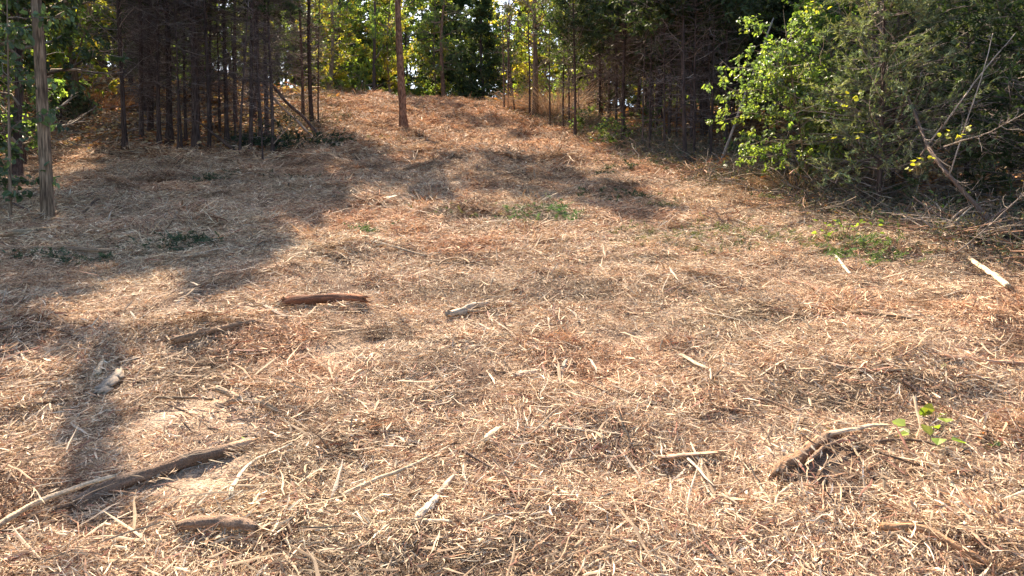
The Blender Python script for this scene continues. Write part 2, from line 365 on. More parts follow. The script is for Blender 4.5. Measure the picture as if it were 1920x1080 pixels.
FINE = [fibre_clump(100 + i, 720, .29, .014, .105, .0018, .0065, .035).mesh('fibres', M_straw, False) for i in range(9)]
MID = [fibre_clump(200 + i, 560, .42, .03, .18, .0035, .012, .055).mesh('fibres', M_straw, False) for i in range(7)]
FAR = [fibre_clump(300 + i, 420, .62, .07, .34, .008, .024, .08).mesh('fibres', M_straw, False) for i in range(6)]
CHIP = [chips_clump(400 + i).mesh('splinters', M_straw, False) for i in range(8)]
COARSE = [chips_clump(480 + i, 22, .55, .06, .40, .0018, .009, (.14, .2, .2, .14, .1, .12, .08, .02, 0)).mesh('splinters', M_straw, False) for i in range(7)]
CHIPF = [chips_clump(450 + i, 14, .8, .15, .55, .005, .014).mesh('splinters', M_straw, False) for i in range(5)]
def sample(y0, y1, dens, seed, inside=True, hw=.80, pad=2.6):
    r = np.random.RandomState(seed); xm = hw * y1 + pad
    n = int(dens * (y1 - y0) * 2 * xm); x = (r.rand(n) * 2 - 1) * xm; y = y0 + (y1 - y0) * r.rand(n)
    ok = np.abs(x) < hw * y + pad
    L = lane(x, y); ok &= (L > -.3) if inside else (L < .4)
    k = bare(x, y); hole = (vnoise(x, y, .75, 9) < .22) | (vnoise(x, y, .3, 10) < .13)
    if inside: ok &= ~((nearlog(x, y) < .17) & (r.rand(n) < .8)); ok &= r.rand(n) > k * .86; ok &= ~(hole & (r.rand(n) < .95))
    return x[ok], y[ok], r
def tintf(x, y, r):
    n = len(x)
    red = sstep(.50, .85, vnoise(x, y, 1.3, 3) + .25 * (vnoise(x, y, .5, 4) - .5))[:, None]
    far = sstep(10, 34, y)[:, None]
    gr = sstep(.55, .9, vnoise(x, y, 1.7, 5))[:, None]
    t = np.array([1.03, 1.0, .97]) * (1 - red) + red * np.array([1.0, .84, .74])
    t = t * (1 - .35 * gr) + .35 * gr * np.array([.92, 1.0, .95])
    t = t * (1 - far * .75) + far * .75 * np.array([1.08, .90, .76])
    dk = 1 - .45 * sstep(.62, .9, vnoise(x, y, .7, 6))
    return t * (.86 + .28 * r.rand(n))[:, None] * dk[:, None]
def rots(r, x, y, n, tilt=.085):
    e = .15; sx = (gz(x + e, y) - gz(x - e, y)) / (2 * e); sy = (gz(x, y + e) - gz(x, y - e)) / (2 * e)
    a = Euler  # tilt about x by slope y, about y by minus slope x, then spin first
    out = np.zeros((n, 3)); s = r.rand(n) * 2 * PI
    # euler XYZ: Rz*Ry*Rx ; spin is about world z last, so express the slope in the spun frame
    c, d = np.cos(s), np.sin(s); lx = sx * c + sy * d; ly = -sx * d + sy * c
    out[:, 0] = np.arctan(ly) + tilt * r.randn(n); out[:, 1] = -np.arctan(lx) + tilt * r.randn(n); out[:, 2] = s
    return out
def do_scatter(name, src, zones, label, cat, inside=True, smin=.8, smax=1.35, zoff=(0, .02), tint=None):
    xs, ys, rr = [], [], None
    ix, sc = [], []
    for (y0, y1, dens, seed, ks, mult) in zones:
        x, y, r = sample(y0, y1, dens, seed, inside); rr = r
        xs.append(x); ys.append(y); ix.append(r.choice(ks, len(x))); sc.append(mult * (smin + (smax - smin) * r.rand(len(x))))
    x = np.concatenate(xs); y = np.concatenate(ys); n = len(x); s = np.concatenate(sc)
    z = gz(x, y) + zoff[0] + (zoff[1] - zoff[0]) * rr.rand(n)
    return scatter(name, src, np.stack([x, y, z], -1), rots(rr, x, y, n), np.stack([s, s, s * (.45 + .6 * rr.rand(n))], -1),
                   (tint or tintf)(x, y, rr), np.concatenate(ix), label, cat)
nf, nm = len(FINE), len(MID)
do_scatter('wood_mulch', FINE + MID + FAR,
           [(2.2, 10, 46, 1, list(range(nf)), 1.0), (3.0, 14, 9, 5, list(range(nf, nf + nm)), .9), (10, 21, 26, 2, list(range(nf, nf + nm)), 1.05),
            (21, 51, 11, 3, list(range(nf + nm, nf + nm + len(FAR))), 1.0)],
           'pale shredded wood fibres covering the whole cleared ground', 'wood mulch')
nc = len(CHIP)
do_scatter('wood_chips', CHIP + CHIPF,
           [(2.2, 12, 5.5, 21, list(range(nc)), 1.0), (12, 22, 2.5, 22, list(range(nc)), 1.3), (20, 50, 1.3, 23, list(range(nc, nc + len(CHIPF))), 1.0)],
           'small split wood splinters strewn over the mulch', 'wood chips', zoff=(.015, .045))
HEAPP = (.10, .16, .22, .14, .12, .16, .04, .05, .01)
HEAP = [fibre_clump(250 + i, 420, .17, .05, .30, .003, .012, .085, HEAPP, .42).mesh('fibres', M_straw, False) for i in range(5)]
do_scatter('mulch_heaps', HEAP, [(2.4, 12, 2.6, 28, list(range(5)), .9), (11, 24, 1.6, 29, list(range(5)), 1.5), (24, 50, .8, 30, list(range(5)), 2.3)],
           'darker matted heaps of torn bark fibre standing out of the mulch', 'mulch heaps', smin=.5, smax=1.5, zoff=(-.01, .01))
do_scatter('coarse_debris', COARSE, [(2.2, 12, 5.0, 25, list(range(7)), 1.0), (12, 24, 2.6, 26, list(range(7)), 1.4), (24, 50, .8, 27, list(range(7)), 1.8)],
           'coarse brown bark strips and torn sticks mixed into the mulch', 'wood debris', zoff=(.01, .05))
# forest floor
def litter_clump(seed, n=90, Rr=.8):
    r = np.random.RandomState(seed); B = Buf(); th = r.rand(n) * 2 * PI; rad = Rr * np.sqrt(r.rand(n))
    P = np.stack([rad * np.cos(th), rad * np.sin(th), .01 + .07 * r.rand(n)], -1); az = r.rand(n) * 2 * PI
    D = np.stack([np.cos(az), np.sin(az), .35 * r.randn(n)], -1)
    leaves(B, P, D, .07 + .09 * r.rand(n), pal(r, n, [(.42, .20, .085), (.34, .13, .06), (.48, .30, .15), (.22, .12, .07), (.5, .37, .22)], None), r, .36)
    az = r.rand(12) * 2 * PI; L = .3 + .6 * r.rand(12)
    C = np.stack([(r.rand(12) - .5), (r.rand(12) - .5), .04 + .08 * r.rand(12)], -1); Dd = np.stack([np.cos(az), np.sin(az), .12 * r.randn(12)], -1)
    Pt = C[:, None] + Dd[:, None] * (np.linspace(-.5, .5, 4)[None] * L[:, None])[..., None] + r.randn(12, 4, 3) * .03
    tubes(B, Pt, .006 + .008 * r.rand(12, 1) + np.zeros((12, 4)), 3, pal(r, 12, [(.3, .22, .15), (.16, .11, .08)]))
    return B
LIT = [litter_clump(500 + i).mesh('litter', M_litter, False) for i in range(6)]
do_scatter('leaf_litter', LIT, [(12, 34, 3.0, 31, list(range(6)), 1.0), (34, 75, 1.3, 32, list(range(6)), 1.7)],
           'brown and rust coloured fallen leaves on the forest floor', 'leaf litter', inside=False,
           tint=lambda x, y, r: np.ones((len(x), 3)) * (.8 + .5 * r.rand(len(x)))[:, None])

# ------------------------------------------------------------------ trees
def trunk_path(z, kind, wob, seed):
    return np.stack([wob * np.sin(z * .55 + seed) - wob * math.sin(seed), wob * np.cos(z * .43 + seed * 2) - wob * math.cos(seed * 2), z], -1)
def make_trunk(h, r0, wob, seed, mat, sides=9, rings=16, flare=.65, z0=-.25, rough=.05, furrow=0):
    rr = np.random.RandomState(int(seed * 100) % 9999)
    z = np.concatenate([np.array([z0]), np.linspace(0, 1, rings - 1) ** 1.25 * h])
    P = trunk_path(z, 0, wob, seed)[None]
    rad = r0 * (1 - .86 * np.clip(z / h, 0, 1)) * (1 + flare * np.exp(-np.maximum(z, 0) / (2.2 * r0 + .02)))
    B = Buf(); tubes(B, P, rad[None], sides, (1, 1, 1), rough=rough, rng=rr)
    return B.mesh('trunk', mat)
def limb_set(r, n, z0, z1, lf, rise, K=6, wob=.05, tp=(0, 1.0), zpow=1.0, sag=0.0):
    z = z0 + (z1 - z0) * r.rand(n) ** zpow; az = np.arange(n) * 2.4 + r.rand(n) * 1.2
    L = np.array([lf(q) for q in z]) * (.55 + .6 * r.rand(n)); s = np.linspace(0, 1, K)
    base = trunk_path(z, 0, tp[0], tp[1])
    ri = rise + .22 * r.randn(n)
    D = np.stack([np.cos(az), np.sin(az), ri], -1)
    P = base[:, None] + D[:, None] * (L[:, None] * s)[..., None]
    P[..., 2] += (sag * L)[:, None] * s[None] ** 2
    P += np.cumsum(r.randn(n, K, 3) * wob * L[:, None, None] * (s[None, :, None] > 0), axis=1)
    return P, L
def sub_set(r, P, L, m, frac, K=4, spread=.9, s0=.2, wob=.05, zb=0.0):
    N, Kp, _ = P.shape; n = N * m; i = np.repeat(np.arange(N), m)
    s = s0 + (1 - s0) * r.rand(n); f = s * (Kp - 1); k = np.minimum(f.astype(int), Kp - 2); f = (f - k)[:, None]
    base = P[i, k] * (1 - f) + P[i, k + 1] * f; T = unit(P[i, k + 1] - P[i, k])
    rd = r.randn(n, 3); rd[:, 2] = rd[:, 2] * .7 + zb
    D = unit(T * (1 - .4 * spread) + unit(rd) * spread); Ls = L[i] * frac * (.4 + .9 * r.rand(n)) * (1.15 - .6 * s)
    t = np.linspace(0, 1, K)
    Q = base[:, None] + D[:, None] * (Ls[:, None] * t)[..., None] + np.cumsum(r.randn(n, K, 3) * wob * Ls[:, None, None] * (t[None, :, None] > 0), axis=1)
    return Q, Ls
def along(r, P, m, s0=.15):
    N, K, _ = P.shape; i = np.repeat(np.arange(N), m); s = (s0 + (1 - s0) * r.rand(N * m)) * (K - 1)
    k = np.minimum(s.astype(int), K - 2); f = (s - k)[:, None]
    return P[i, k] * (1 - f) + P[i, k + 1] * f, unit(P[i, k + 1] - P[i, k]), i

DEADC = [(.20, .155, .14), (.13, .10, .092), (.29, .235, .205), (.085, .065, .06)]
def dead_branches(seed, n, z0, z1, blen, tw=7, rise=.12, r0=.011, tp=(0, 1.), extra=True):
    r = np.random.RandomState(seed); B = Buf()
    P, L = limb_set(r, n, z0, z1, lambda q: blen * (.55 + .45 * min(1, (q - z0 + .8) / 2)), rise, 6, .035, tp, zpow=.8)
    tubes(B, P, r0 * (.5 + .8 * r.rand(n, 1)) * np.linspace(1, .25, 6), 3, pal(r, n, DEADC))
    Q, Lq = sub_set(r, P, L, tw, .42, 4, .75, .15, .05)
    tubes(B, Q, .0042 * np.linspace(1, .4, 4) * (.7 + .8 * r.rand(len(Q), 1)), 3, pal(r, len(Q), DEADC))
    if extra:
        Q2, _ = sub_set(r, Q, Lq, 3, .5, 3, .8, .2, .06)
        tubes(B, Q2, .0026 * np.linspace(1, .5, 3) * np.ones((len(Q2), 1)), 3, pal(r, len(Q2), DEADC))
    return B.mesh('dead_branches', M_twig)
GC = [(.055, .085, .035), (.04, .065, .03), (.075, .105, .045), (.10, .12, .055)]
GCS = [(.15, .18, .095), (.11, .145, .075), (.21, .23, .125), (.23, .21, .13)]
def cedar_crown(seed, n, z0, z1, blen, m=7, nb=16, bl=.11, bw=.014, cols=GC, rise=.25, tp=(0, 1.), sp=.55, zpow=1., wood=True, shape=None):
    r = np.random.RandomState(seed); B = Buf(); W = Buf()
    lf = shape or (lambda q: blen * max(.18, (1 - (q - z0) / (z1 - z0 + .01)) ** .75))
    P, L = limb_set(r, n, z0, z1, lf, rise, 5, .045, tp, zpow)
    Q, Lq = sub_set(r, P, L, m, .42, 4, .75, .2, .06, .1)
    if wood:
        tubes(W, P, .012 * np.linspace(1, .3, 5) * np.ones((n, 1)), 3, pal(r, n, DEADC))
        tubes(W, Q, .0045 * np.linspace(1, .4, 4) * np.ones((len(Q), 1)), 3, pal(r, len(Q), DEADC))
    C, T, i = along(r, Q, nb)
    bc = pal(r, len(Q), cols, None, .22)[i] * (1 + .15 * r.randn(len(i), 1)).clip(.5, 1.5)
    blades(B, C, T * .9 + r.randn(len(C), 3) * sp, bl * (.6 + .8 * r.rand(len(C))), bw * (.7 + .6 * r.rand(len(C))), bc, r)
    return B.mesh('crown', M_needle, False), (W.mesh('branches', M_twig) if wood else None)
def pine_crown(seed, n, z0, z1, blen, m=7, nb=34, rise=.18, tp=(0, 1.), cols=None):
    r = np.random.RandomState(seed); B = Buf(); W = Buf()
    lf = lambda q: blen * max(.25, math.sin(PI * min(1, .25 + .75 * (q - z0) / (z1 - z0)) ** 1.0))
    P, L = limb_set(r, n, z0, z1, lf, rise, 6, .05, tp)
    Q, Lq = sub_set(r, P, L, m, .3, 4, .7, .4, .05, .3)
    tubes(W, P, .022 * np.linspace(1, .25, 6) * (.6 + .7 * r.rand(n, 1)), 4, pal(r, n, [(.2, .13, .1), (.28, .2, .15)]))
    tubes(W, Q, .007 * np.linspace(1, .4, 4) * np.ones((len(Q), 1)), 3, pal(r, len(Q), DEADC))
    C, T, i = along(r, Q, nb, .45)
    bc = pal(r, len(Q), cols or [(.075, .11, .04), (.10, .14, .05), (.13, .16, .06)], None, .2)[i]
    blades(B, C, T * .6 + r.randn(len(C), 3) * .6, .17 * (.7 + .5 * r.rand(len(C))), .013, bc, r)
    return B.mesh('crown', M_needle, False), W.mesh('branches', M_twig)
LG = [(.16, .23, .07), (.21, .28, .08), (.12, .17, .06), (.25, .30, .09)]
LY = [(.30, .31, .05), (.40, .36, .06), (.20, .26, .05), (.45, .33, .07)]
LD = [(.07, .105, .05), (.09, .13, .055), (.055, .08, .04)]
def leaf_crown(seed, n, z0, z1, blen, m=6, nl=9, size=.12, cols=LG, rise=.5, tp=(0, 1.), lr=.03, zpow=.9, shape=None, droop=.35, wr=.33, subm=0):
    r = np.random.RandomState(seed); B = Buf(); W = Buf()
    lf = shape or (lambda q: blen * (.45 + .55 * math.sin(PI * min(1, max(0, (q - z0) / (z1 - z0))) ** .8)))
    P, L = limb_set(r, n, z0, z1, lf, rise, 6, .06, tp, zpow)
    tubes(W, P, lr * np.linspace(1, .22, 6) * (.5 + .8 * r.rand(n, 1)), 4, pal(r, n, [(.24, .18, .13), (.16, .12, .09), (.3, .25, .2)]))
    Q, Lq = sub_set(r, P, L, m, .42, 4, .85, .2, .07, .1)
    tubes(W, Q, lr * .28 * np.linspace(1, .3, 4) * np.ones((len(Q), 1)), 3, pal(r, len(Q), DEADC))
    if subm:
        Q2, L2 = sub_set(r, Q, Lq, subm, .6, 3, .85, .3, .07)
        tubes(W, Q2, lr * .12 * np.ones((len(Q2), 3)), 3, pal(r, len(Q2), DEADC)); Q = Q2
    C, T, i = along(r, Q, nl)
    bc = pal(r, len(Q), cols, None, .2)[i] * (1 + .12 * r.randn(len(i), 1)).clip(.6, 1.5)
    D = T * .5 + r.randn(len(C), 3) * .6 + np.array([0, 0, -droop])
    leaves(B, C + r.randn(len(C), 3) * size * .3, D, size * (.6 + .6 * r.rand(len(C))), bc, r, wr)
    return B.mesh('crown', M_leaf, False), W.mesh('branches', M_twig)

def tree(name, label, cat, p, h, r0, mat, parts, rz=0, scale=1.0, lean=(0, 0), group=None, wob=.0, seed=1., sides=9, rings=14, zs=None, furrow=0, trunk=None):
    root = bpy.data.objects.new(name, None); COL.objects.link(root)
    root.empty_display_size = .3
    root.location = (p[0], p[1], p[2] - .03); root.rotation_euler = (lean[0], lean[1], rz); root.scale = (scale, scale, zs or scale)
    tag(root, label, cat, group)
    link('trunk', trunk or make_trunk(h, r0 / scale, wob, seed, mat, sides, rings), root)
    for nm, me in parts: link(nm, me, root)
    return root

# prototypes: cedars with dead lower branches
TP = [(.05, 1.3), (.07, 2.9), (.04, 4.1)]
DC = []
for q, tp in enumerate(TP):
    dead = dead_branches(600 + q, 165, 1.5, 7.0, 1.15, 7, .10, tp=tp)
    lowd = dead_branches(610 + q, 22, .25, 2.1, .75, 4, .25, .007, tp, extra=False)
    top, tw = cedar_crown(620 + q, 95, 5.6, 11.0, 1.7, 7, 13, .17, .03, tp=tp)
    DC.append((tp, dead, lowd, top, tw))
GCD = []
for q, tp in enumerate(TP):
    dead = dead_branches(640 + q, 75, .9, 5.0, 1.1, 6, .10, tp=tp)
    top, tw = cedar_crown(650 + q, 150, 3.4, 9.5, 1.5, 7, 14, .15, .024, tp=tp, zpow=1.1)
    GCD.append((tp, dead, top, tw))
SMALLD = [dead_branches(670 + q, 46, .5, 5.5, .6, 5, .35, .005, (.05, 1.3), extra=False) for q in range(2)]
def dead_cedar(u, v, w, label, h=10.5, green=False, group=None, lean=(0, 0), k=None, p=None, name='cedar_tree', low=True):
    p = px(u, v) if p is None else p
    r0 = max(.018, w * depth(p) / FOC / 2 / 1.1)
    k = random.randrange(3) if k is None else k
    if green:
        tp, dead, top, tw = GCD[k]; s = h / 9.5; parts = [('dead_branches', dead), ('crown', top), ('branches', tw)]
    else:
        tp, dead, lowd, top, tw = DC[k]; s = h / 11.; parts = [('dead_branches', dead), ('crown', top), ('branches', tw)]
        if low: parts.append(('low_branches', lowd))
    return tree(name, label, 'cedar tree', p, h / s, r0, B_cedar, parts, random.uniform(0, 6.28), s, lean, group, tp[0], tp[1])
def pole(u, v, w, label, h=6, lean=(0, 0), mat=None, group=None, p=None):
    p = px(u, v) if p is None else p
    r0 = max(.012, w * depth(p) / FOC / 2 / 1.1)
    return tree('dead_sapling', label, 'sapling', p, h, r0, mat or B_cedar, [('twigs', random.choice(SMALLD))], random.uniform(0, 6.28), 1, lean, group, .05, 1.3, 6, 10)

def slash_clump(seed, n=26):
    r = np.random.RandomState(seed); B = Buf(); az = r.rand(n) * 2 * PI; L = .4 + 1.1 * r.rand(n) ** 1.5; K = 6; t = np.linspace(-.5, .5, K)
    D = np.stack([np.cos(az), np.sin(az), .18 * r.randn(n)], -1); C = np.stack([.7 * r.randn(n), .5 * r.randn(n), .05 + .16 * r.rand(n)], -1)
    P = C[:, None] + D[:, None] * (L[:, None] * t)[..., None] + np.cumsum(r.randn(n, K, 3) * .03, 1) * L[:, None, None]
    tubes(B, P, (.004 + .009 * r.rand(n) ** 2)[:, None] * np.linspace(1, .4, K), 4, pal(r, n, [(.26, .20, .16), (.16, .12, .09), (.34, .27, .2), (.3, .17, .11)]))
    Q, _ = sub_set(r, P, L, 4, .35, 4, .8); tubes(B, Q, .0025, 3, pal(r, len(Q), [(.26, .20, .16), (.16, .12, .09)]))
    C2, T, i = along(r, Q, 5); blades(B, C2, T + r.randn(len(C2), 3) * .5, .06, .008, pal(r, len(C2), [(.10, .12, .07), (.25, .16, .09), (.07, .09, .05)]), r)
    return B.mesh('slash', M_litter, False)
r = np.random.RandomState(41); n = 9000; y = 8 + 42 * r.rand(n); x = (r.rand(n) * 2 - 1) * (.75 * y + 1); L_ = lane(x, y)
ok = (np.abs(L_ + .5) < 1.1) & (r.rand(n) < np.where(x > 0, .75, .35)); x, y = x[ok], y[ok]; n = len(x); sc_ = .6 + .6 * r.rand(n)
scatter('cut_slash', [slash_clump(560 + i) for i in range(5)], np.stack([x, y, gz(x, y) + .02], -1), rots(r, x, y, n), np.stack([sc_] * 3, -1), np.ones((n, 3)) * (.7 + .5 * r.rand(n))[:, None], r.randint(0, 5, n), 'tangled cut twigs and slash along the edge of the trees', 'slash')


def polyline(W, K):
    W = np.array(W); d = np.concatenate([[0], np.cumsum(np.linalg.norm(np.diff(W, axis=0), axis=1))]); t = np.linspace(0, d[-1], K)
    return np.stack([np.interp(t, d, W[:, j]) for j in range(3)], -1)
def smooth(P, n=2):
    for _ in range(n):
        Q = P.copy(); Q[1:-1] = (P[:-2] + 2 * P[1:-1] + P[2:]) / 4; P = Q
    return P

def place(x, y):
    u = 960 + FOC * x / y
    side = ('past the left picture edge' if u < 0 else 'behind the near furrowed hardwood' if u < 200 else 'behind the dense left stand' if u < 560 else 'in the gap left of the lone pine' if u < 745
            else 'in the gap right of the lone pine' if u < 935 else 'behind the stout grey tree' if u < 1080 else 'behind the middle of the right stand' if u < 1270 else 'behind the near end of the right stand' if u < 1430
            else 'behind the bright green bush' if u < 1650 else 'behind the dark right thicket' if u < 1920 else 'beyond the right picture edge')
    row = 'nearest' if y < 40 else 'fairly near' if y < 52 else 'middle distance' if y < 62 else 'distant' if y < 75 else 'farthest'
    return row, side
INM = [(235, 'foremost left cedar'), (299, 'slim left cedar'), (325, 'left one of the two stoutest'), (368, 'stoutest black cedar'), (412, 'thin straight stem'), (470, 'straight cedar by the pile'), (512, 'scraped thin cedar'), (585, 'reddish trunk'),
       (1003, 'stout grey tree'), (1078, 'slender edge cedar'), (1127, 'dark set back trunk'), (1167, 'halfway cedar'), (1246, 'slender cedar by the clump'), (1285, 'stoutest right cedar'), (1362, 'black straight trunk'), (1500, 'bright green bush'), (1690, 'feathery cedar')]
def lab_in(t, x, y):
    u = 960 + FOC * x / y
    if u < 0: return t + ', beyond the left picture edge'
    if u > 1800: return t + ', behind the dark thicket'
    return t + ', ' + ('close' if y < 28 else 'well' if y < 36 else 'far') + ' behind the ' + min(INM, key=lambda m: abs(m[0] - u))[1]
# ---- left stand
G1 = 'dead limbed cedars in the left stand'
LEFTS = [
 (235, 288, 10, 'foremost dark cedar at the left edge of the dense stand, bare twigs at its foot', 15, False),
 (283, 252, 9, 'dark cedar trunk just behind and right of the foremost one in the left stand', 13.5, False),
 (299, 281, 9, 'slim dark cedar trunk left of the thicker twin trunks in the left stand', 13, False),
 (318, 272, 13, 'thick dark cedar trunk, left one of the two stoutest in the stand', 14, False),
 (368, 284, 15, 'stoutest black cedar trunk in the left stand, with a flared foot', 14.5, False),
 (393, 290, 8, 'narrow dark cedar trunk right beside the stoutest black one', 13, False),
 (470, 290, 9, 'straight dark cedar trunk left of the brush pile', 9.5, False),
 (512, 292, 8, 'thin dark cedar with a pale scraped foot in front of the brush pile', 8, False),
]
for u, v, w_, lb, h, gr in LEFTS: dead_cedar(u, v, w_, lb, h, gr)
pole(334, 290, 5, 'left one of a pair of thin leaning stems between the two stout cedars', 6.5, (0, .02))
pole(341, 288, 5, 'right one of a pair of thin stems between the two stout cedars', 6, (0, -.03))
pole(449, 296, 6, 'thin dark stem tilted left beside the straight cedar by the brush pile', 6.5, (0, -.05))
pole(441, 270, 5, 'thin stem standing behind the tilted stem in the left stand', 6)
pole(493, 306, 4, 'thinnest stem standing in the open just before the brush pile', 5.5, (0, -.03))
pole(412, 262, 6, 'thin straight stem right of the stoutest cedar, set back a little', 6)
# edge trunks beyond the pile
dead_cedar(568, 222, 7, 'reddish slim trunk at the right edge of the left stand, left of the thicker one', 11, False, k=0)
dead_cedar(585, 240, 9, 'reddish straight trunk closing the left stand on its right, beside the open slope', 13, False, k=1)
pole(597, 238, 4, 'thin pole immediately right of the reddish trunk by the open slope', 6)
# fill of the left stand
r = np.random.RandomState(77); spots = []
def free(x, y, d): return all((x - a) ** 2 + (y - b) ** 2 > d * d for a, b in spots)
tries = 0
while len(spots) < 31 and tries < 9000:
    tries += 1
    x = -26 + 18.5 * r.rand(); y = 23.6 + 9.5 * r.rand() ** 1.2
    u = 960 + FOC * x / y
    if x > edge([(-7.8, 23.3), (-7.8, 26), (-9.3, 30), (-11.5, 40)], y) - .3: continue
    if 30 < u < 215 and y < 34: continue
    if free(x, y, .8): spots.append((x, y))
for i, (x, y) in enumerate(spots):
    p = np.array([x, y, gz(x, y)])
    if i % 4 == 3: pole(0, 0, r.uniform(3, 6), lab_in('thin dark stem inside the left stand', x, y), r.uniform(5, 7), (0, r.uniform(-.04, .04)), group=lab_in('thin stems inside the left stand', x, y), p=p)
    else: dead_cedar(0, 0, r.uniform(5, 11), lab_in('dark cedar trunk inside the left stand', x, y), r.uniform(8, 11.5), False, lab_in('cedar trunks inside the left stand', x, y), p=p, low=(i % 2 == 0))

# ---- open-grown pine in the clearing
tp = (.06, 2.)
pc, pw = pine_crown(701, 95, 7.2, 14.0, 2.3, 11, 44, .22, tp)
pd = dead_branches(702, 16, 3.9, 7.2, 1.5, 3, .05, .013, tp, extra=False)
p = px(757, 246)
tree('pine_tree', 'tall reddish pine trunk standing alone in the middle of the cleared slope', 'pine tree', p, 14.4, .15, B_pine,
     [('dead_branches', pd), ('branches', pw), ('crown', pc)], .4, 1, (0, -.012), wob=tp[0], seed=tp[1], sides=14, rings=26)

# ---- right stand
G2 = [
 (945, 212, 4, 'leftmost thin pole at the crest end of the right tree line', 'p'),
 (953, 213, 4, 'thin pole right beside the leftmost one at the crest end of the right trees', 'p'),
 (966, 216, 4, 'thin leaning stem between the two crest poles and the stout grey tree', 'pl'),
 (993, 231, 5, 'thin stem standing close against the left of the stout grey tree', 'p'),
 (1031, 243, 4, 'thin stem between the stout grey tree and the leafy yellow seedlings', 'p'),
 (1056, 247, 4, 'first of two close thin stems left of the dark straight cedar', 'p'),
 (1067, 243, 4, 'second of two close thin stems left of the dark straight cedar', 'p'),
 (1078, 263, 6, 'dark straight slender cedar at the edge of the right tree line', 'c'),
 (1127, 225, 7, 'dark trunk set back in the trees right of the slender cedar', 'c'),
 (1167, 276, 7, 'tall dark cedar trunk halfway along the right tree line', 'c'),
 (1205, 297, 4, 'thin stem at the mulch edge just right of the halfway cedar', 'p'),
 (1218, 296, 5, 'thin dark stem next to the mulch edge stem on the right', 'p'),
 (1246, 299, 5, 'slender cedar stem left of the thick clump in the right stand', 'c'),
 (1285, 312, 9, 'stoutest cedar trunk at the near end of the right stand with fanned dead limbs', 'c'),
 (1302, 309, 6, 'thin cedar trunk just right of the stoutest one in the right stand', 'c'),
 (1333, 311, 5, 'thin pole between the stoutest cedar and the black trunk on the right', 'p'),
 (1362, 292, 8, 'black straight trunk standing left of the bright green bush', 'c'),
]
for u, v, w_, lb, k in G2:
    if k == 'p': pole(u, v, w_, lb, random.uniform(5, 7))
    elif k == 'pl': pole(u, v, w_, lb, 4.5, (0, .14))
    else: dead_cedar(u, v, w_, lb, random.uniform(8.5, 11), True)
spots2 = []
tries = 0
while len(spots2) < 58 and tries < 9000:
    tries += 1
    y = 22 + 22 * r.rand(); x = edge(RIGHT, y) + .7 + 13 * r.rand() ** 1.3
    if y > 34 and x < 3.2: continue
    if all((x - a) ** 2 + (y - b) ** 2 > .75 ** 2 for a, b in spots2): spots2.append((x, y))
for i, (x, y) in enumerate(spots2):
    p = np.array([x, y, gz(x, y)])
    if i % 3 == 2: pole(0, 0, r.uniform(3, 5), lab_in('thin dark stem inside the right stand', x, y), r.uniform(4.5, 7), (0, r.uniform(-.05, .05)), group=lab_in('thin stems inside the right stand', x, y), p=p)
    else: dead_cedar(0, 0, r.uniform(4, 8), lab_in('dark cedar inside the right stand', x, y), r.uniform(7.5, 11), i % 4 != 0, lab_in('cedars inside the right stand', x, y), p=p, low=(i % 2 == 0))
# stout grey tree with open limbs on the right of the crest
tp = (.05, 1.)
hc, hw = leaf_crown(720, 34, 2.6, 9, 2.4, 6, 9, .13, LG + LY, .7, tp, .04)
hd = dead_branches(721, 46, 1.5, 5.5, 1.7, 6, .45, .016, tp)
tree('hardwood_tree', 'stout grey brown tree with many open dead limbs right of the crest', 'tree', px(1003, 226), 10, .14, B_grey,
     [('dead_branches', hd), ('branches', hw), ('crown', hc)], 1.0, 1, (0, .0), wob=tp[0], seed=tp[1], sides=12)

# ---- background wood
tp = (.12, 1.7)
BG = []
specs = [('g', LG, .6), ('y', LY, 1.4), ('d', LD, 1.0), ('g', LG + LY, .8), ('d', LD + LG, .4)]
for q, (kk, cols, z0) in enumerate(specs):
    c, wd = leaf_crown(740 + q, 42, z0, 11.5, 3.0, 8, 17, .19, cols, .45, tp, .05)
    BG.append((kk, c, wd))
EV = []
for q in range(2):
    c, wd = cedar_crown(760 + q, 170, .6 + q * 1.2, 11.5, 2.3, 7, 14, .26, .045, cols=GC, tp=tp, rise=.3)
    EV.append((c, wd))
PN = [pine_crown(770 + q, 60, 3.0, 12, 2.8, 8, 26, .15, tp, [(.12, .16, .06), (.16, .20, .08), (.10, .14, .05)]) for q in range(1)]
bgdesc = {'g': 'green leafy tree in the wood behind the crest', 'y': 'yellowing leafy tree in the wood behind the crest', 'd': 'dark leafy tree in the wood behind the crest'}
def bgtree(x, y, h, k, label=None, group=None, r0=None, slim=1.0):
    p = np.array([x, y, gz(x, y)]); s = h / 12.
    if k[0] == 'e': c, wd = EV[int(k[1])]; nm, lb, cat, mt = 'evergreen_tree', 'dark evergreen tree in the wood behind the clearing', 'evergreen tree', B_cedar
    elif k[0] == 'p': c, wd = PN[0]; nm, lb, cat, mt = 'pine_tree', 'soft needled pine in the wood behind the clearing', 'pine tree', B_pine
    else: kk, c, wd = BG[int(k[1])]; nm, lb, cat, mt = 'leafy_tree', bgdesc[kk], 'tree', B_grey if k[1] in '13' else B_cedar
    if label is None or group:
        row, side = place(x, y); lb = row + ' ' + (label or lb).split(' in the')[0].split(' deep')[0] + ' ' + side; label = None; group = 'trees: ' + lb
    return tree(nm, label or lb, cat, p, 12, (r0 or random.uniform(.09, .17)), mt, [('branches', wd), ('crown', c)], random.uniform(0, 6.28), s * slim,
                (0, random.uniform(-.03, .03)), group or (None if label else lb + 's'), tp[0], tp[1], 8, 12, zs=s)
bgtree(-11.9, 49, 8.5, 'l1', 'pair-topped dark trunk just behind the left end of the crest', r0=.2)
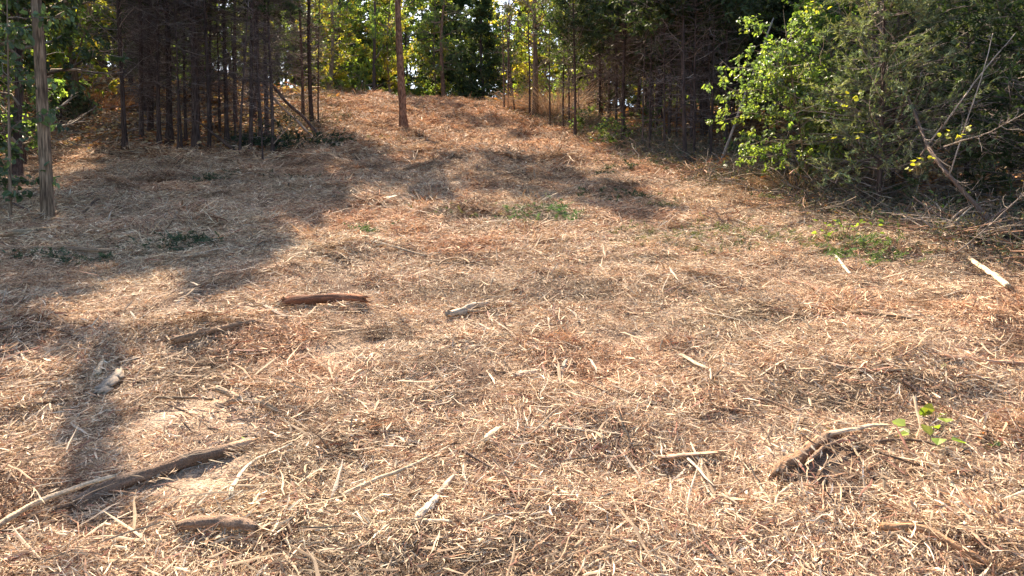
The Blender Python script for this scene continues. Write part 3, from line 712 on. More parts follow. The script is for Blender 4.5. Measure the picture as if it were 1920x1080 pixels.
bgtree(-8.9, 48.6, 21, 'l0', 'slim pale trunk with green leaves behind the crest left of the lone pine', r0=.11, slim=.45)
bgtree(-8.0, 49.5, 8.5, 'l1', 'bright yellow leaved tree behind the lone pine', r0=.1)
bgtree(-4.6, 51, 10, 'p0', 'soft green pine spreading its boughs to the right of the lone pine', r0=.17)
bgtree(-1.9, 51, 10, 'e0', 'broad dark evergreen closing the view right of the crest centre', r0=.16)
bgtree(-5.2, 53, 9.5, 'l3', 'green and yellow tree right behind the lone pine trunk', r0=.1)
n_ = 0; sp3 = []
rr_ = np.random.RandomState(31); tries = 0
while n_ < 150 and tries < 20000:
    tries += 1
    y = 51 + 44 * rr_.rand() ** 1.2; x = (rr_.rand() * 2 - 1) * (.8 * y)
    if y < 57 and -13 < x < 0: continue
    
    if all((x - a) ** 2 + (y - b) ** 2 > 2.6 ** 2 for a, b in sp3):
        sp3.append((x, y)); n_ += 1
        e = rr_.rand(); k = 'e%d' % rr_.randint(2) if e < .25 else ('p0' if e < .33 else 'l%d' % [0, 1, 3, 0, 1, 2, 4, 3][rr_.randint(8)])
        bgtree(x, y, min(rr_.uniform(15, 20), y - 42.5), k)
for i in range(46):
    y = 54 + 26 * rr_.rand(); x = (rr_.rand() * 2 - 1) * .75 * y
    p = np.array([x, y, gz(x, y)]); kk, c, wd = BG[[0, 3, 4][i % 3]]
    tree('understorey_tree', place(x, y)[0] + ' low leafy understorey tree ' + place(x, y)[1], 'tree', p, 12, .14, B_cedar, [('branches', wd), ('crown', c)], 6 * rr_.rand(), .42 + .15 * rr_.rand(), (0, 0), 'low understorey: ' + ' '.join(place(x, y)), tp[0], tp[1], 6, 9)
for i in range(26):
    y = 44 + 18 * rr_.rand(); x = -15 - 27 * rr_.rand()
    p = np.array([x, y, gz(x, y)]); kk, c, wd = BG[[0, 1, 3, 4][i % 4]]
    tree('understorey_tree', place(x, y)[0] + ' low bushy tree ' + place(x, y)[1], 'tree', p, 12, .14, B_cedar, [('branches', wd), ('crown', c)], 6 * rr_.rand(), .40 + .2 * rr_.rand(), (0, 0), 'left rise: ' + ' '.join(place(x, y)), tp[0], tp[1], 6, 9)
# mid-distance wood right and left of the clearing
sp4 = []; tries = 0
while len(sp4) < 34 and tries < 9000:
    tries += 1
    if rr_.rand() < .5: y = 24 + 24 * rr_.rand(); x = edge(RIGHT, y) + 4 + 16 * rr_.rand()
    else: y = 32 + 16 * rr_.rand(); x = -14 - 20 * rr_.rand()
    if abs(x) > .8 * y + 4: continue
    if all((x - a) ** 2 + (y - b) ** 2 > 2.6 ** 2 for a, b in sp4):
        sp4.append((x, y)); e = rr_.rand()
        k = 'e%d' % rr_.randint(2) if e < (.5 if x > 0 else .1) else 'l%d' % rr_.randint(5)
        bgtree(x, y, rr_.uniform(9, 13), k, ('evergreen' if k[0] == 'e' else 'leafy tree') + ' deep in the wood beside the clearing', 'trees deep in the wood beside the clearing')

# ---- near left: hardwood, vine and saplings
def furrowed(h, r0, seed):
    r = np.random.RandomState(seed); S = 56; K = 150; B = Buf(); z = np.linspace(-.2, 1, K) ; z = np.concatenate([np.linspace(-.2, 5.5, K - 12), np.linspace(5.8, h, 12)])
    a = np.arange(S) * 2 * PI / S; A, Zz = np.meshgrid(a, z)
    P = trunk_path(z, 0, .05, 1.1); lean = np.stack([-.012 * z, 0 * z], -1)
    rad = r0 * (1 - .7 * np.clip(Zz / h, 0, 1)) * (1 + .28 * np.exp(-np.maximum(Zz, 0) / .22))
    w1 = vnoise(A * 3.2 + .5 * np.sin(Zz * 2), Zz * .9, .35, 3); w2 = vnoise(A * 3.2, Zz * 1.6, .18, 4)
    d = np.abs(w1 - .5) * 2; rad = rad * (1 + .10 * (d ** .6 - .5) + .05 * (w2 - .5))
    V = np.stack([P[:, None, 0] + rad * np.cos(A) + lean[:, None, 0], P[:, None, 1] + rad * np.sin(A), Zz], -1)
    i = (np.arange(K - 1)[:, None] * S); s = np.arange(S)[None]; s2 = (s + 1) % S
    F = np.stack([i + s, i + s2, i + S + s2, i + S + s], -1).reshape(-1, 4)
    c = (.55 + .75 * d ** .7)[..., None] * np.array([1., .97, .93])
    B.add(V.reshape(-1, 3), F, c.reshape(-1, 3)); return B.mesh('trunk', B_grey)
tp = (.05, 1.1)
c, wd = leaf_crown(800, 36, 5.6, 9.5, 2.3, 7, 9, .15, LD + LG, .5, tp, .035)
r = np.random.RandomState(803); W = Buf(); B = Buf()
lp = smooth(polyline([(0, 0, 4.6), (.7, .1, 5.1), (1.5, .05, 5.8), (1.7, 0, 6.8), (1.85, 0, 8.0)], 16), 2)[None]  # unseen limb and leaves, added above the frame to cast the shadow stripe
tubes(W, lp, (.05 * np.linspace(1, .35, 16))[None], 7, (.25, .19, .14))
Ql, Ll = sub_set(r, lp, np.array([1.0]), 26, .34, 5, .9, .3); tubes(W, Ql, .008, 3, (.22, .17, .13))
C_, T_, i_ = along(r, Ql, 26, .1); leaves(B, C_ + r.randn(len(C_), 3) * .05, T_ + r.randn(len(C_), 3) * .7, .13, pal(r, len(C_), LD + LG), r, .36)
added_shade_limb = [('added_shade_limb', W.mesh('added_shade_limb', M_twig)), ('added_shade_foliage', B.mesh('added_shade_foliage', M_leaf, False))]
tree('hardwood_tree', 'near hardwood with furrowed grey brown bark at the left edge of the clearing', 'tree', px(90, 417), 10, .11, B_grey,
     [('branches', wd), ('crown', c)] + added_shade_limb, 0, 1, wob=tp[0], seed=tp[1], trunk=furrowed(10, .103, 5))
tree('hardwood_tree', 'darker reddish trunk right behind the near furrowed hardwood', 'tree', px(90, 318), 10, .09, B_cedar,
     [('branches', BG[2][2]), ], 0, 1, wob=tp[0], seed=tp[1])
BLG = [(.085, .13, .075), (.11, .16, .095), (.07, .105, .06)]
def sapling(u, v, h, label, seed, cols, n=16, bl=.8, size=.11, z0=.6, lean=(0, 0), r0=.02, m=4, nl=5, p=None, cat='sapling', name='leafy_sapling', wr=.36, group=None):
    tp = (.08, seed * .37); c, wd = leaf_crown(seed, n, z0, h, bl, m, nl, size, cols, .35, tp, .010, droop=.6, wr=wr)
    return tree(name, label, cat, px(u, v) if p is None else p, h, r0, B_grey, [('branches', wd), ('crown', c)], seed * .7, 1, lean, group, tp[0], tp[1], 7, 12)
sapling(20, 422, 4.2, 'slim dark sapling with bluish green leaves left of the near hardwood', 810, BLG, 26, .95, .13, .5, r0=.03)
sapling(-60, 400, 4.6, 'leafy sapling cut off by the left picture edge', 811, BLG, 15, 1.3, .13, .6, r0=.03)
sapling(-120, 330, 5.0, 'green sapling in the shade beyond the left edge saplings', 812, LG, 14, 1.6, .12, .4, r0=.03)
sapling(105, 200, 4.2, 'low shrubby sapling with yellow green leaves behind the near hardwood', 813, LG + LY, 18, 1.5, .15, .5)
sapling(45, 240, 4.5, 'yellow lit sapling seen left of the near hardwood trunk', 814, LY, 22, 1.5, .15, .9)
def evergreen_shrub(u, v, h, w_, label, seed, cols=GC, p=None, nb=15, n=70, bl=.09, group=None):
    p = px(u, v) if p is None else p
    c, wd = cedar_crown(seed, n, .05, h, w_, 6, nb, bl, bl * .13, cols=cols, rise=.5, tp=(0, 1.))
    return tree('evergreen_shrub', label, 'shrub', p, h, .03, B_cedar, [('branches', wd), ('crown', c)], seed * .3, 1, group=group)
for i, (x, y, h) in enumerate([(-12.6, 13.6, 8.5), (-14.5, 16.5, 10), (-11.6, 17.6, 9), (-16, 12.5, 9), (-13.2, 20.2, 9.5), (-17.5, 19, 11)]):
    bgtree(x, y, h, 'l%d' % [4, 0, 2][i % 3], 'leafy shade tree', 'x')
evergreen_shrub(115, 235, 1.7, 1.0, 'small dark evergreen bush right of the near hardwood trunk', 820, p=None)
evergreen_shrub(150, 222, 1.1, .8, 'low grey green bush in front of the rusty ground on the left', 821, GCS)

# brush pile beside the left stand
pp = px(545, 282)
root = bpy.data.objects.new('brush_pile', None); COL.objects.link(root); root.location = pp
tag(root, 'dark heap of cut cedar boughs at the right foot of the left stand', 'brush pile')
r = np.random.RandomState(840); B = Buf(); W = Buf(); n = 120
a = r.rand(n) * 2 * PI; q = np.sqrt(r.rand(n)); base = np.stack([q * 1.5 * np.cos(a) - .1, q * 1.0 * np.sin(a) + .4, (1 - q) * .75 * r.rand(n) + .02], -1)
D = unit(np.stack([np.cos(a) * .8 + .5 * r.randn(n), np.sin(a) * .6 + .5 * r.randn(n), .25 + .3 * r.randn(n)], -1)); L = .5 + .6 * r.rand(n)
P = base[:, None] + D[:, None] * (L[:, None] * np.linspace(0, 1, 5))[..., None]; P[..., 2] = np.maximum(P[..., 2] - .25 * np.linspace(0, 1, 5) ** 2, .0)
tubes(W, P, .010 * np.linspace(1, .3, 5) * np.ones((n, 1)), 4, pal(r, n, DEADC))
Q, _ = sub_set(r, P, L, 7, .4, 4, .7)
C, T, i = along(r, Q, 15)
blades(B, C, T + r.randn(len(C), 3) * .5, .09, .012, pal(r, len(Q), [(.035, .06, .035), (.05, .075, .04)])[i], r)
link('boughs', W.mesh('boughs', M_twig), root); link('foliage', B.mesh('foliage', M_needle, False), root)

# ---- sticks and logs given by picture position, laid on the mulch
def rest(pts, lift=.03):
    return [px(u, v) + np.array([0, 0, lift]) for u, v in pts]
def logmesh(P, r0, r1, seed, mat, col=(1, 1, 1), sides=14, flat=1., rough=.05, pale_end=0, knots=True, taper=True):
    r = np.random.RandomState(seed); sides = max(sides, 10) + 6; n = max(len(P), 26)
    P = polyline(P, n); K = n; t = np.linspace(0, 1, K)
    T = unit(np.gradient(P, axis=0)); U = unit(np.cross(T, [0, 0, 1.])); V = np.cross(U, T)
    a = np.arange(sides) * 2 * PI / sides
    L = np.linalg.norm(np.diff(P, axis=0), axis=1).sum(); rm = (r0 + r1) / 2
    tt = (t * L / rm)[:, None]; aa = np.stack([np.cos(a), np.sin(a)])[:, None, :]
    ns = vnoise(aa[0] * 2.2 + seed, tt * .10 + aa[1] * 2.2, .5, 1); nb = vnoise(aa[0] * 1.1 + tt * .22, aa[1] * 1.1 + seed, 1., 2); nf = vnoise(aa[0] * 4 + tt * .35, aa[1] * 4 + seed, .5, 3)
    rad = (r0 + (r1 - r0) * t)[:, None] * (1 + .30 * (ns - .5) + .26 * (nb - .5) + rough * 2.2 * (nf - .5))
    for kx in range(2 if K > 20 else 1):      # broken limb stubs
        kc = r.uniform(.15, .85); ac = r.uniform(0, 2 * PI); rad = rad * (1 + .5 * np.exp(-((t[:, None] - kc) * L / rm) ** 2 / .5) * np.clip(np.cos(a - ac)[None], 0, 1) ** 3)
    e = np.minimum(t, 1 - t) * L / rm; rad = rad * np.interp(e, [0, .8], [.78, 1])[:, None]
    W = P[:, None] + rad[..., None] * (np.cos(a)[:, None] * U[:, None] + flat * np.sin(a)[:, None] * V[:, None])
    for k, sg in ((0, -1), (K - 1, 1)):       # splintered ends
        jag = (np.abs(r.randn(sides)) * .9 * rm)[:, None] * sg * T[k]; W[k] += jag
    cb = np.array(col, float) * (.62 + .75 * ns + .35 * (nf - .5))[..., None]
    strip = (vnoise(aa[0] * 1.4 + seed * 3, tt * .16 + aa[1] * 1.4, .6, 6) > .62)[..., None]     # bark torn away
    cb = np.where(strip, cb * np.array([1.7, 1.5, 1.3]), cb)
    if pale_end: cb[t > 1 - pale_end] = np.array([2.6, 2.2, 1.8]) * (.6 + .8 * ns[t > 1 - pale_end])[..., None]
    B = Buf(); i = (np.arange(K - 1)[:, None] * sides); s = np.arange(sides)[None]; s2 = (s + 1) % sides
    B.add(W.reshape(-1, 3), np.stack([i + s, i + s2, i + sides + s2, i + sides + s], -1).reshape(-1, 4), cb.reshape(-1, 3))
    n1 = B.n; B.add(np.stack([P[0] + T[0] * rm * .3, P[-1] - T[-1] * rm * .3]), np.zeros((0, 3), int), np.array(col, float) * 1.3)
    s = np.arange(sides); s2 = (s + 1) % sides; o2 = (K - 1) * sides
    B.f.append(np.stack([s2, s, np.full(sides, n1)], -1)); B.f.append(np.stack([o2 + s, o2 + s2, np.full(sides, n1 + 1)], -1))
    return B.mesh('log', mat)
MARKS = []
def log(name, label, cat, pts, wpx, mat=None, seed=1, col=(1, 1, 1), lift=None, K=18, pale=0, wob=.3, w1=None, flat=1., sides=14, group=None, base=None, rough=.05, raise_=0):
    col = tuple(np.array(col) * {'split_wood': .72, 'stick_bark': .75}.get((mat or M_stick).name, 1.0))
    P = rest(pts, 0); d = np.mean([depth(q) for q in P]); r0 = wpx * d / FOC / 2; r1 = (w1 or wpx * .8) * d / FOC / 2
    P = smooth(polyline(P, K), 3); r = np.random.RandomState(seed)
    P[:, 2] = gz(P[:, 0], P[:, 1]); P[:, 2] = np.maximum(np.polyval(np.polyfit(np.arange(K), P[:, 2], 2), np.arange(K)), P[:, 2] - .01) + (lift if lift is not None else r0 * .6) + .06
    P += smooth(r.randn(K, 3) * r0 * wob, 1) * np.array([1, 1, .4])
    if raise_: P[:, 2] += raise_ * np.linspace(0, 1, K) ** 2
    org = P.mean(0).copy(); org[2] = P[:, 2].min()
    m = mat or M_stick
    me = logmesh(P - org, r0, r1, seed, m, col, sides, flat, rough, pale)
    o = link(name, me); o.location = org; MARKS.append((org[0], org[1], label))
    return tag(o, label, cat, group)
BW = (.33, .235, .155); PW = (.58, .47, .33); GW = (.36, .32, .27); RW = (.30, .13, .085); DW = (.13, .09, .065); OW = (.5, .27, .14)
log('log', 'long dark barked log with a pale broken right end in the near left foreground', 'log', [(150, 965), (235, 915), (330, 885), (465, 846)], 28, B_log, 901, (1.1, 1.0, .93), pale=.12, w1=23, lift=-.015, K=34, wob=.12, sides=18, rough=.06)
log('pole', 'slender pale pole running from the bottom left corner to the long dark log', 'pole', [(-30, 1045), (60, 990), (150, 950), (215, 932)], 12, M_stick, 902, (.5, .38, .26), w1=8, lift=.06)
log('log', 'short half buried grey log lying at the bottom left', 'log', [(340, 1018), (410, 1014), (476, 1022)], 34, B_log, 903, (1.5, 1.3, 1.15), wob=.2, sides=16, flat=.7, lift=.035, rough=.14)
log('log', 'short pale grey block of wood in the dark shadow stripe', 'log', [(190, 762), (204, 744), (224, 722)], 28, M_wood, 904, (.30, .25, .20), wob=.12, flat=.5, sides=12, rough=.09)
log('broken_piece', 'small pale splintered piece leaning just above the grey block', 'wood piece', [(183, 722), (190, 700), (200, 682)], 10, M_wood, 905, PW, wob=.3, flat=.5)
log('branch', 'crooked forked barkless branch above the long dark log', 'branch', [(402, 748), (430, 757), (455, 772), (490, 775), (522, 787)], 13, M_stick, 906, (.42, .32, .22), wob=.6)
log('branch', 'short side piece lying along the crooked forked branch', 'branch', [(425, 775), (455, 768), (480, 770)], 10, M_stick, 907, BW, wob=.5)
log('log', 'reddish brown log with a dark red left end in the left middle ground', 'log', [(530, 584), (575, 580), (625, 577), (676, 578)], 22, B_log, 908, (1.5, .95, .75), wob=.25, flat=.8)
log('broken_piece', 'dark flat piece pointing at the reddish brown log from below left', 'wood piece', [(500, 586), (520, 602), (538, 613)], 12, M_wood, 909, (.2, .15, .12), flat=.4)
log('branch', 'gnarled grey branch in the very middle of the cleared ground', 'branch', [(835, 606), (870, 600), (905, 584), (925, 582), (965, 586)], 14, M_wood, 910, (.40, .32, .24), wob=.8, w1=8, rough=.15, lift=.03)
log('branch', 'thin side limb lying before the gnarled grey branch', 'branch', [(840, 588), (880, 596), (912, 600)], 7, M_wood, 911, BW, wob=.6)
log('log', 'long weathered log in the shade at the left picture edge', 'log', [(-20, 480), (70, 478), (160, 482), (250, 481)], 13, B_log, 912, (1.6, 1.5, 1.3), wob=.3, w1=7)
log('log', 'mossy pale log lying above the weathered one at the left edge', 'log', [(-20, 452), (50, 446), (120, 434)], 15, B_log, 913, (1.7, 1.7, 1.4), wob=.4, w1=6)
log('curved_twig', 'dark bowed twig on the sunlit mulch at the left edge', 'twig', [(-10, 640), (40, 626), (85, 624), (125, 638), (165, 655)], 6, M_stick, 914, DW, wob=.4, w1=3)
log('branch', 'dark crooked branch propped against the slim left sapling', 'branch', [(-5, 373), (20, 392), (45, 398), (66, 414)], 7, M_stick, 915, (.09, .06, .05), wob=.9, w1=4)
log('branch', 'small dark forked snag right of the near hardwood', 'branch', [(152, 412), (166, 402), (182, 394)], 5, M_stick, 916, DW, wob=.6, raise_=.15)
log('branch', 'long bleached branch with dark bark patches upper left of the middle', 'branch', [(600, 447), (655, 455), (705, 465), (745, 480), (795, 488)], 8, M_stick, 917, (.46, .36, .26), wob=.6, w1=4)
log('branch', 'short thick piece lying over the long bleached branch', 'branch', [(682, 457), (710, 462), (748, 466)], 9, M_wood, 918, (.5, .38, .26), wob=.3)
log('split_plank', 'freshly split orange slab beside the green sprigs', 'wood piece', [(820, 436), (850, 432), (895, 424)], 8, M_wood, 919, (.62, .36, .22), wob=.2, flat=.5)
log('arched_twig', 'small arched twig standing out of the mulch above the gnarled branch', 'twig', [(822, 520), (838, 507), (862, 503), (882, 515)], 4, M_stick, 920, BW, wob=.3, lift=.08)
log('stripped_pole', 'long straight pale stripped pole lying at the right edge', 'pole', [(1806, 486), (1846, 519), (1889, 552)], 10, M_wood, 921, (.56, .44, .30), wob=.15, w1=12, flat=.7)
log('stripped_stick', 'short white stick below the yellow green seedling', 'stick', [(1566, 490), (1580, 508), (1594, 523)], 6, M_wood, 922, (.75, .66, .52), wob=.15)
log('log', 'dark half buried log right of the tufted stump', 'log', [(1595, 600), (1640, 604), (1718, 614)], 9, B_log, 923, (.8, .7, .6), wob=.3)
log('log', 'short brown log with peeling bark at the lower right', 'log', [(1450, 908), (1503, 868), (1562, 828)], 24, B_log, 924, (1.7, 1.45, 1.25), wob=.3, sides=16, rough=.16, lift=-.005, w1=20)
log('split_plank', 'pale curved slab continuing from the top of the short brown log', 'wood piece', [(1548, 836), (1600, 830), (1665, 820)], 17, M_wood, 925, (.5, .38, .27), wob=.3, flat=.5, w1=8)
log('branch', 'brown side branch forking from the top of the short brown log', 'branch', [(1515, 892), (1540, 862), (1590, 840)], 7, M_stick, 957, (.3, .21, .15), wob=.4)
log('branch', 'thin peeled branch crossing below the fork of the short brown log', 'branch', [(1585, 842), (1605, 868), (1625, 900)], 5, M_stick, 958, (.4, .3, .2), wob=.4)
log('twig', 'long dark twig running right and down from the short brown log', 'twig', [(1592, 840), (1650, 868), (1720, 897), (1805, 914)], 6, M_stick, 926, DW, wob=.7, w1=3)
log('twig', 'second dark twig running under the round yellow leaves', 'twig', [(1640, 852), (1720, 842), (1790, 868), (1842, 878)], 6, M_stick, 927, DW, wob=.5, w1=3)
log('twig', 'long brown twig lying left of the round yellow leaves', 'twig', [(1328, 762), (1380, 764), (1440, 766), (1480, 784), (1518, 818)], 6, M_stick, 928, (.2, .13, .09), wob=.7, w1=4)
log('split_plank', 'flat reddish slab lying at the lower right of the middle', 'wood piece', [(1243, 884), (1290, 880), (1340, 872)], 19, M_wood, 929, (.52, .33, .22), wob=.1, flat=.25)
log('split_plank', 'broad pale slab pointing down right in the right middle ground', 'wood piece', [(1275, 680), (1300, 696), (1330, 712)], 13, M_wood, 930, (.62, .48, .33), wob=.15, flat=.3)
log('curved_twig', 'pale bowed twig left of the short brown log', 'twig', [(1316, 880), (1315, 915), (1325, 945), (1345, 962)], 6, M_wood, 931, PW, wob=.2, w1=4)
log('curved_twig', 'pale hook shaped twig below the short brown log', 'twig', [(1486, 932), (1458, 950), (1453, 975), (1470, 1003)], 6, M_wood, 932, PW, wob=.2, w1=4)
log('root', 'thick brown root running off the bottom right', 'root', [(1655, 1012), (1720, 1018), (1780, 1045), (1850, 1085)], 15, M_stick, 933, (.36, .22, .13), wob=.5)
log('branch', 'stout broken branch cut off by the right picture edge near the bottom', 'branch', [(1868, 1000), (1900, 1012), (1945, 1026)], 18, M_stick, 934, (.34, .22, .15), wob=.3)
log('bleached_stub', 'white upright stub of wood at the centre of the foreground', 'wood piece', [(1052, 722), (1056, 706), (1060, 692)], 9, M_wood, 935, (.6, .54, .44), wob=.2, flat=.5, lift=.0)
log('wood_block', 'round tan block of wood in the dark hollow left of the white stub', 'wood piece', [(968, 726), (985, 718), (1004, 716)], 16, M_wood, 936, (.45, .35, .27), wob=.1, flat=.7)
log('wood_block', 'short pale tan billet below the middle of the picture', 'wood piece', [(1024, 820), (1045, 822), (1066, 826)], 16, M_wood, 937, (.62, .48, .33), wob=.1, flat=.7)
log('wood_block', 'pale yellow chunk left of the pale tan billet', 'wood piece', [(912, 850), (922, 836), (932, 826)], 15, M_wood, 938, (.64, .52, .36), wob=.1, flat=.6)
log('branch', 'long pale branch lying diagonally below the middle', 'branch', [(640, 955), (700, 925), (760, 898), (822, 869)], 9, M_wood, 939, (.62, .49, .34), wob=.5, w1=5)
log('wood_block', 'grey split chunk pointing down left at the bottom centre', 'wood piece', [(782, 1000), (802, 978), (818, 958)], 18, M_wood, 940, (.40, .34, .28), wob=.1, flat=.45)
log('wood_block', 'grey brown split chunk just above the bottom centre one', 'wood piece', [(820, 950), (835, 934), (848, 920)], 13, M_wood, 941, (.40, .31, .24), wob=.1, flat=.45)
log('branch', 'pale thin branch crossing under the bottom centre chunks', 'branch', [(752, 993), (800, 1000), (845, 1006)], 7, M_wood, 942, PW, wob=.4)
log('stripped_stick', 'pale shredded stick with a kink right of the long dark log', 'stick', [(430, 952), (448, 912), (475, 885), (510, 868), (545, 857)], 10, M_wood, 943, (.62, .52, .38), wob=.4, w1=5, flat=.6)
log('branch', 'dark grey curved branch in the lower middle', 'branch', [(1106, 1000), (1110, 975), (1125, 955), (1148, 950)], 8, M_stick, 944, (.3, .24, .19), wob=.3, w1=5)
log('branch', 'grey tan slab on the dark mulch heap at the right', 'wood piece', [(1560, 706), (1620, 712), (1690, 708)], 9, M_stick, 945, (.3, .2, .14), wob=.5)
log('branch', 'long rusty split log at the right edge above the round leaves', 'log', [(1770, 690), (1840, 697), (1925, 698)], 15, M_wood, 946, (.48, .28, .18), wob=.3, flat=.6)
log('branch', 'leaning dark branch lying across the right mulch heap', 'branch', [(1690, 730), (1740, 765), (1800, 800), (1850, 835)], 8, M_stick, 947, (.16, .1, .07), wob=.7, w1=4)
log('branch', 'dark half buried limb in the left foreground mulch ridge', 'branch', [(330, 655), (380, 642), (430, 632), (482, 618)], 13, M_stick, 948, (.22, .15, .1), wob=.5, lift=.02)
log('branch', 'thin brown limb running left of the crooked forked branch', 'branch', [(290, 766), (340, 764), (400, 766)], 6, M_stick, 949, (.25, .18, .12), wob=.4)
log('split_plank', 'dark red split slab at the bottom left corner', 'wood piece', [(10, 1070), (50, 1058), (95, 1045)], 18, M_wood, 950, (.20, .085, .075), wob=.4, flat=.3, lift=-.01)
log('stripped_stick', 'pale split stick in the bottom right quarter next to the flat reddish slab', 'stick', [(1422, 928), (1434, 948), (1446, 966)], 8, M_wood, 951, PW, wob=.1, flat=.4)
log('stripped_stick', 'short pale stick right of the dark twigs near the right edge', 'stick', [(1775, 922), (1788, 934), (1804, 948)], 9, M_wood, 952, (.66, .55, .38), wob=.1, flat=.5)
log('branch', 'red brown ragged limb lying left of the tufted stump', 'branch', [(1470, 540), (1520, 552), (1570, 580)], 8, M_stick, 953, (.30, .17, .11), wob=.6)
log('branch', 'bleached limb lying in the shadow at the right of the middle distance', 'branch', [(1058, 366), (1085, 370), (1118, 372)], 4, M_wood, 954, (.5, .42, .33), wob=.5)
log('branch', 'thin upright snag standing in the green sprigs', 'branch', [(950, 458), (960, 450), (966, 440)], 3, M_wood, 955, PW, wob=.3, raise_=.06)
log('branch', 'low dark limb lying across the slope below the lone pine', 'branch', [(820, 300), (870, 305), (910, 309)], 4, M_stick, 956, (.22, .15, .11), wob=.6)

# ---- leaning split trunk on the brush pile
def strut(name, label, cat, a, b, r0, r1, mat, col, seed, parent=None, K=14, wob=.5, flat=1., sides=9):
    P = polyline([a, b], K); r = np.random.RandomState(seed); P = P + smooth(r.randn(K, 3) * r0 * wob, 2)
    org = np.array(a, float); me = logmesh(P - org, r0, r1, seed, mat, col, sides, flat, .06, 0)
    o = link(name, me, parent)
    o.location = org
    if label: tag(o, label, cat)
    return o
pA = px(595, 268); pB = np.array([pA[0] - 2.0, pA[1] + .3, pA[2] + 2.0])
strut('leaning_log', 'split trunk leaning left over the brush pile with its pale side showing', 'log', pA, pB, .085, .045, M_wood, (.42, .29, .22), 960, flat=.55)
strut('leaning_log', 'dark bark covered trunk leaning just above the pale split one', 'log', pA + [.25, .25, .02], pB + [.35, .25, .05], .06, .05, B_cedar, (1, 1, 1), 961)
strut('leaning_pole', 'thin pale pole leaning left in front of the brush pile', 'pole', pA + [-.85, -.2, -.0], pA + [-1.75, -.1, 1.25], .028, .018, M_stick, (.36, .28, .22), 962)
q = px(512, 292); strut('bare_limb', 'bare limb reaching up right from the foot of the thin scraped cedar', 'branch', q + [.03, -.05, .35], q + [.62, -.15, .95], .016, .008, M_stick, (.32, .25, .21), 963)
q = px(418, 300); strut('leaning_pole', 'dark fallen pole leaning left inside the left stand', 'pole', q + [.6, .3, .0], q + [-1.1, .8, 1.3], .05, .03, B_cedar, (1, 1, 1), 964)
q = px(1345, 322); strut('leaning_pole', 'grey pole leaning right behind the bright green bush', 'pole', q, q + [1.5, .5, 3.9], .035, .018, M_stick, (.30, .25, .21), 965)

# ---- right thicket
tp = (.10, 2.2)
bc, bw = leaf_crown(850, 56, .55, 3.3, 1.5, 8, 6, .075, [(.16, .225, .06), (.21, .27, .065), (.10, .15, .06), (.26, .30, .08), (.13, .175, .10)], .28, tp, .016, droop=.5, wr=.42, subm=3, zpow=.75)
pb = px(1520, 372)
tree('leafy_bush', 'bright green leafy bush spreading over the mulch at the right', 'bush', pb, 3.8, .035, B_grey, [('branches', bw), ('crown', bc)], 0.3, 1, (0, -.12), wob=tp[0], seed=tp[1])
bc2, bw2 = leaf_crown(851, 44, 1.3, 4.6, 1.5, 7, 8, .085, [(.13, .21, .045), (.17, .25, .06), (.10, .16, .04)], .35, tp, .016, droop=.5, wr=.42, subm=3)
tree('leafy_bush', 'taller green bush standing behind the bright leafy one', 'bush', pb + np.array([1.1, 1.5, 0]), 4.8, .03, B_grey, [('branches', bw2), ('crown', bc2)], 1.3, 1, wob=tp[0], seed=tp[1])
def thick_cedar(x, y, h, w_, label, seed, cols=GC, bl=.10, n=150, z0=.3, dead=40, nb=30, r0=.05, lean=(0, 0)):
    p = np.array([x, y, gz(x, y)])
    c, wd = cedar_crown(seed, n, z0, h, w_, 5, nb, bl, bl * .12, cols=cols, rise=.22, sp=.42, tp=(.05, 1.), shape=lambda q: w_ * (.45 + .55 * (1 - q / h) ** .6))
    d = dead_branches(seed + 50, dead, .1, 2.2, w_ * 1.05, 5, .25, .009, (.05, 1.), extra=False)
    return tree('cedar_bush', label, 'cedar', p, h, r0, B_cedar, [('branches', wd), ('dead_branches', d), ('crown', c)], seed * .9, 1, lean, wob=.05, seed=1.)
q = px(1690, 425)
thick_cedar(q[0] - .1, q[1] + .6, 4.8, 1.5, 'feathery grey green cedar between the leafy bush and the dark thicket', 860, [(.22, .25, .13), (.17, .21, .11), (.29, .30, .16)], .08, 170, .45, 50, 32, .055)
thick_cedar(7.6, 15.0, 5.5, 1.5, 'grey green cedar rising behind the feathery one', 861, GCS, .10, 150, .8)
thick_cedar(9.0, 13.0, 6.5, 1.8, 'big dark cedar filling the upper right of the picture', 862, GC, .11, 190)
thick_cedar(9.3, 10.6, 5.5, 1.7, 'dark cedar at the right picture edge', 863, GC, .10, 190)
thick_cedar(11.0, 12.4, 6.5, 2.0, 'dark cedar beyond the right edge thicket', 864, GC, .12, 150)
thick_cedar(9.8, 16.2, 6.5, 2.0, 'dark cedar deep behind the feathery grey green one', 865, GC, .12, 160)
thick_cedar(11.8, 18.5, 7, 2.2, 'tall dark cedar far back in the right thicket', 866, GC, .13, 160)
thick_cedar(8.6, 19.5, 6.5, 1.8, 'dark cedar standing behind the green bushes', 867, GC, .12, 150)
thick_cedar(11.2, 22.5, 7.5, 2.2, 'dark cedar mass behind the black straight trunk', 868, GC, .13, 150)
thick_cedar(8.6, 8.2, 3.6, 1.2, 'low dark cedar outside the right edge', 869, GC, .10, 110)
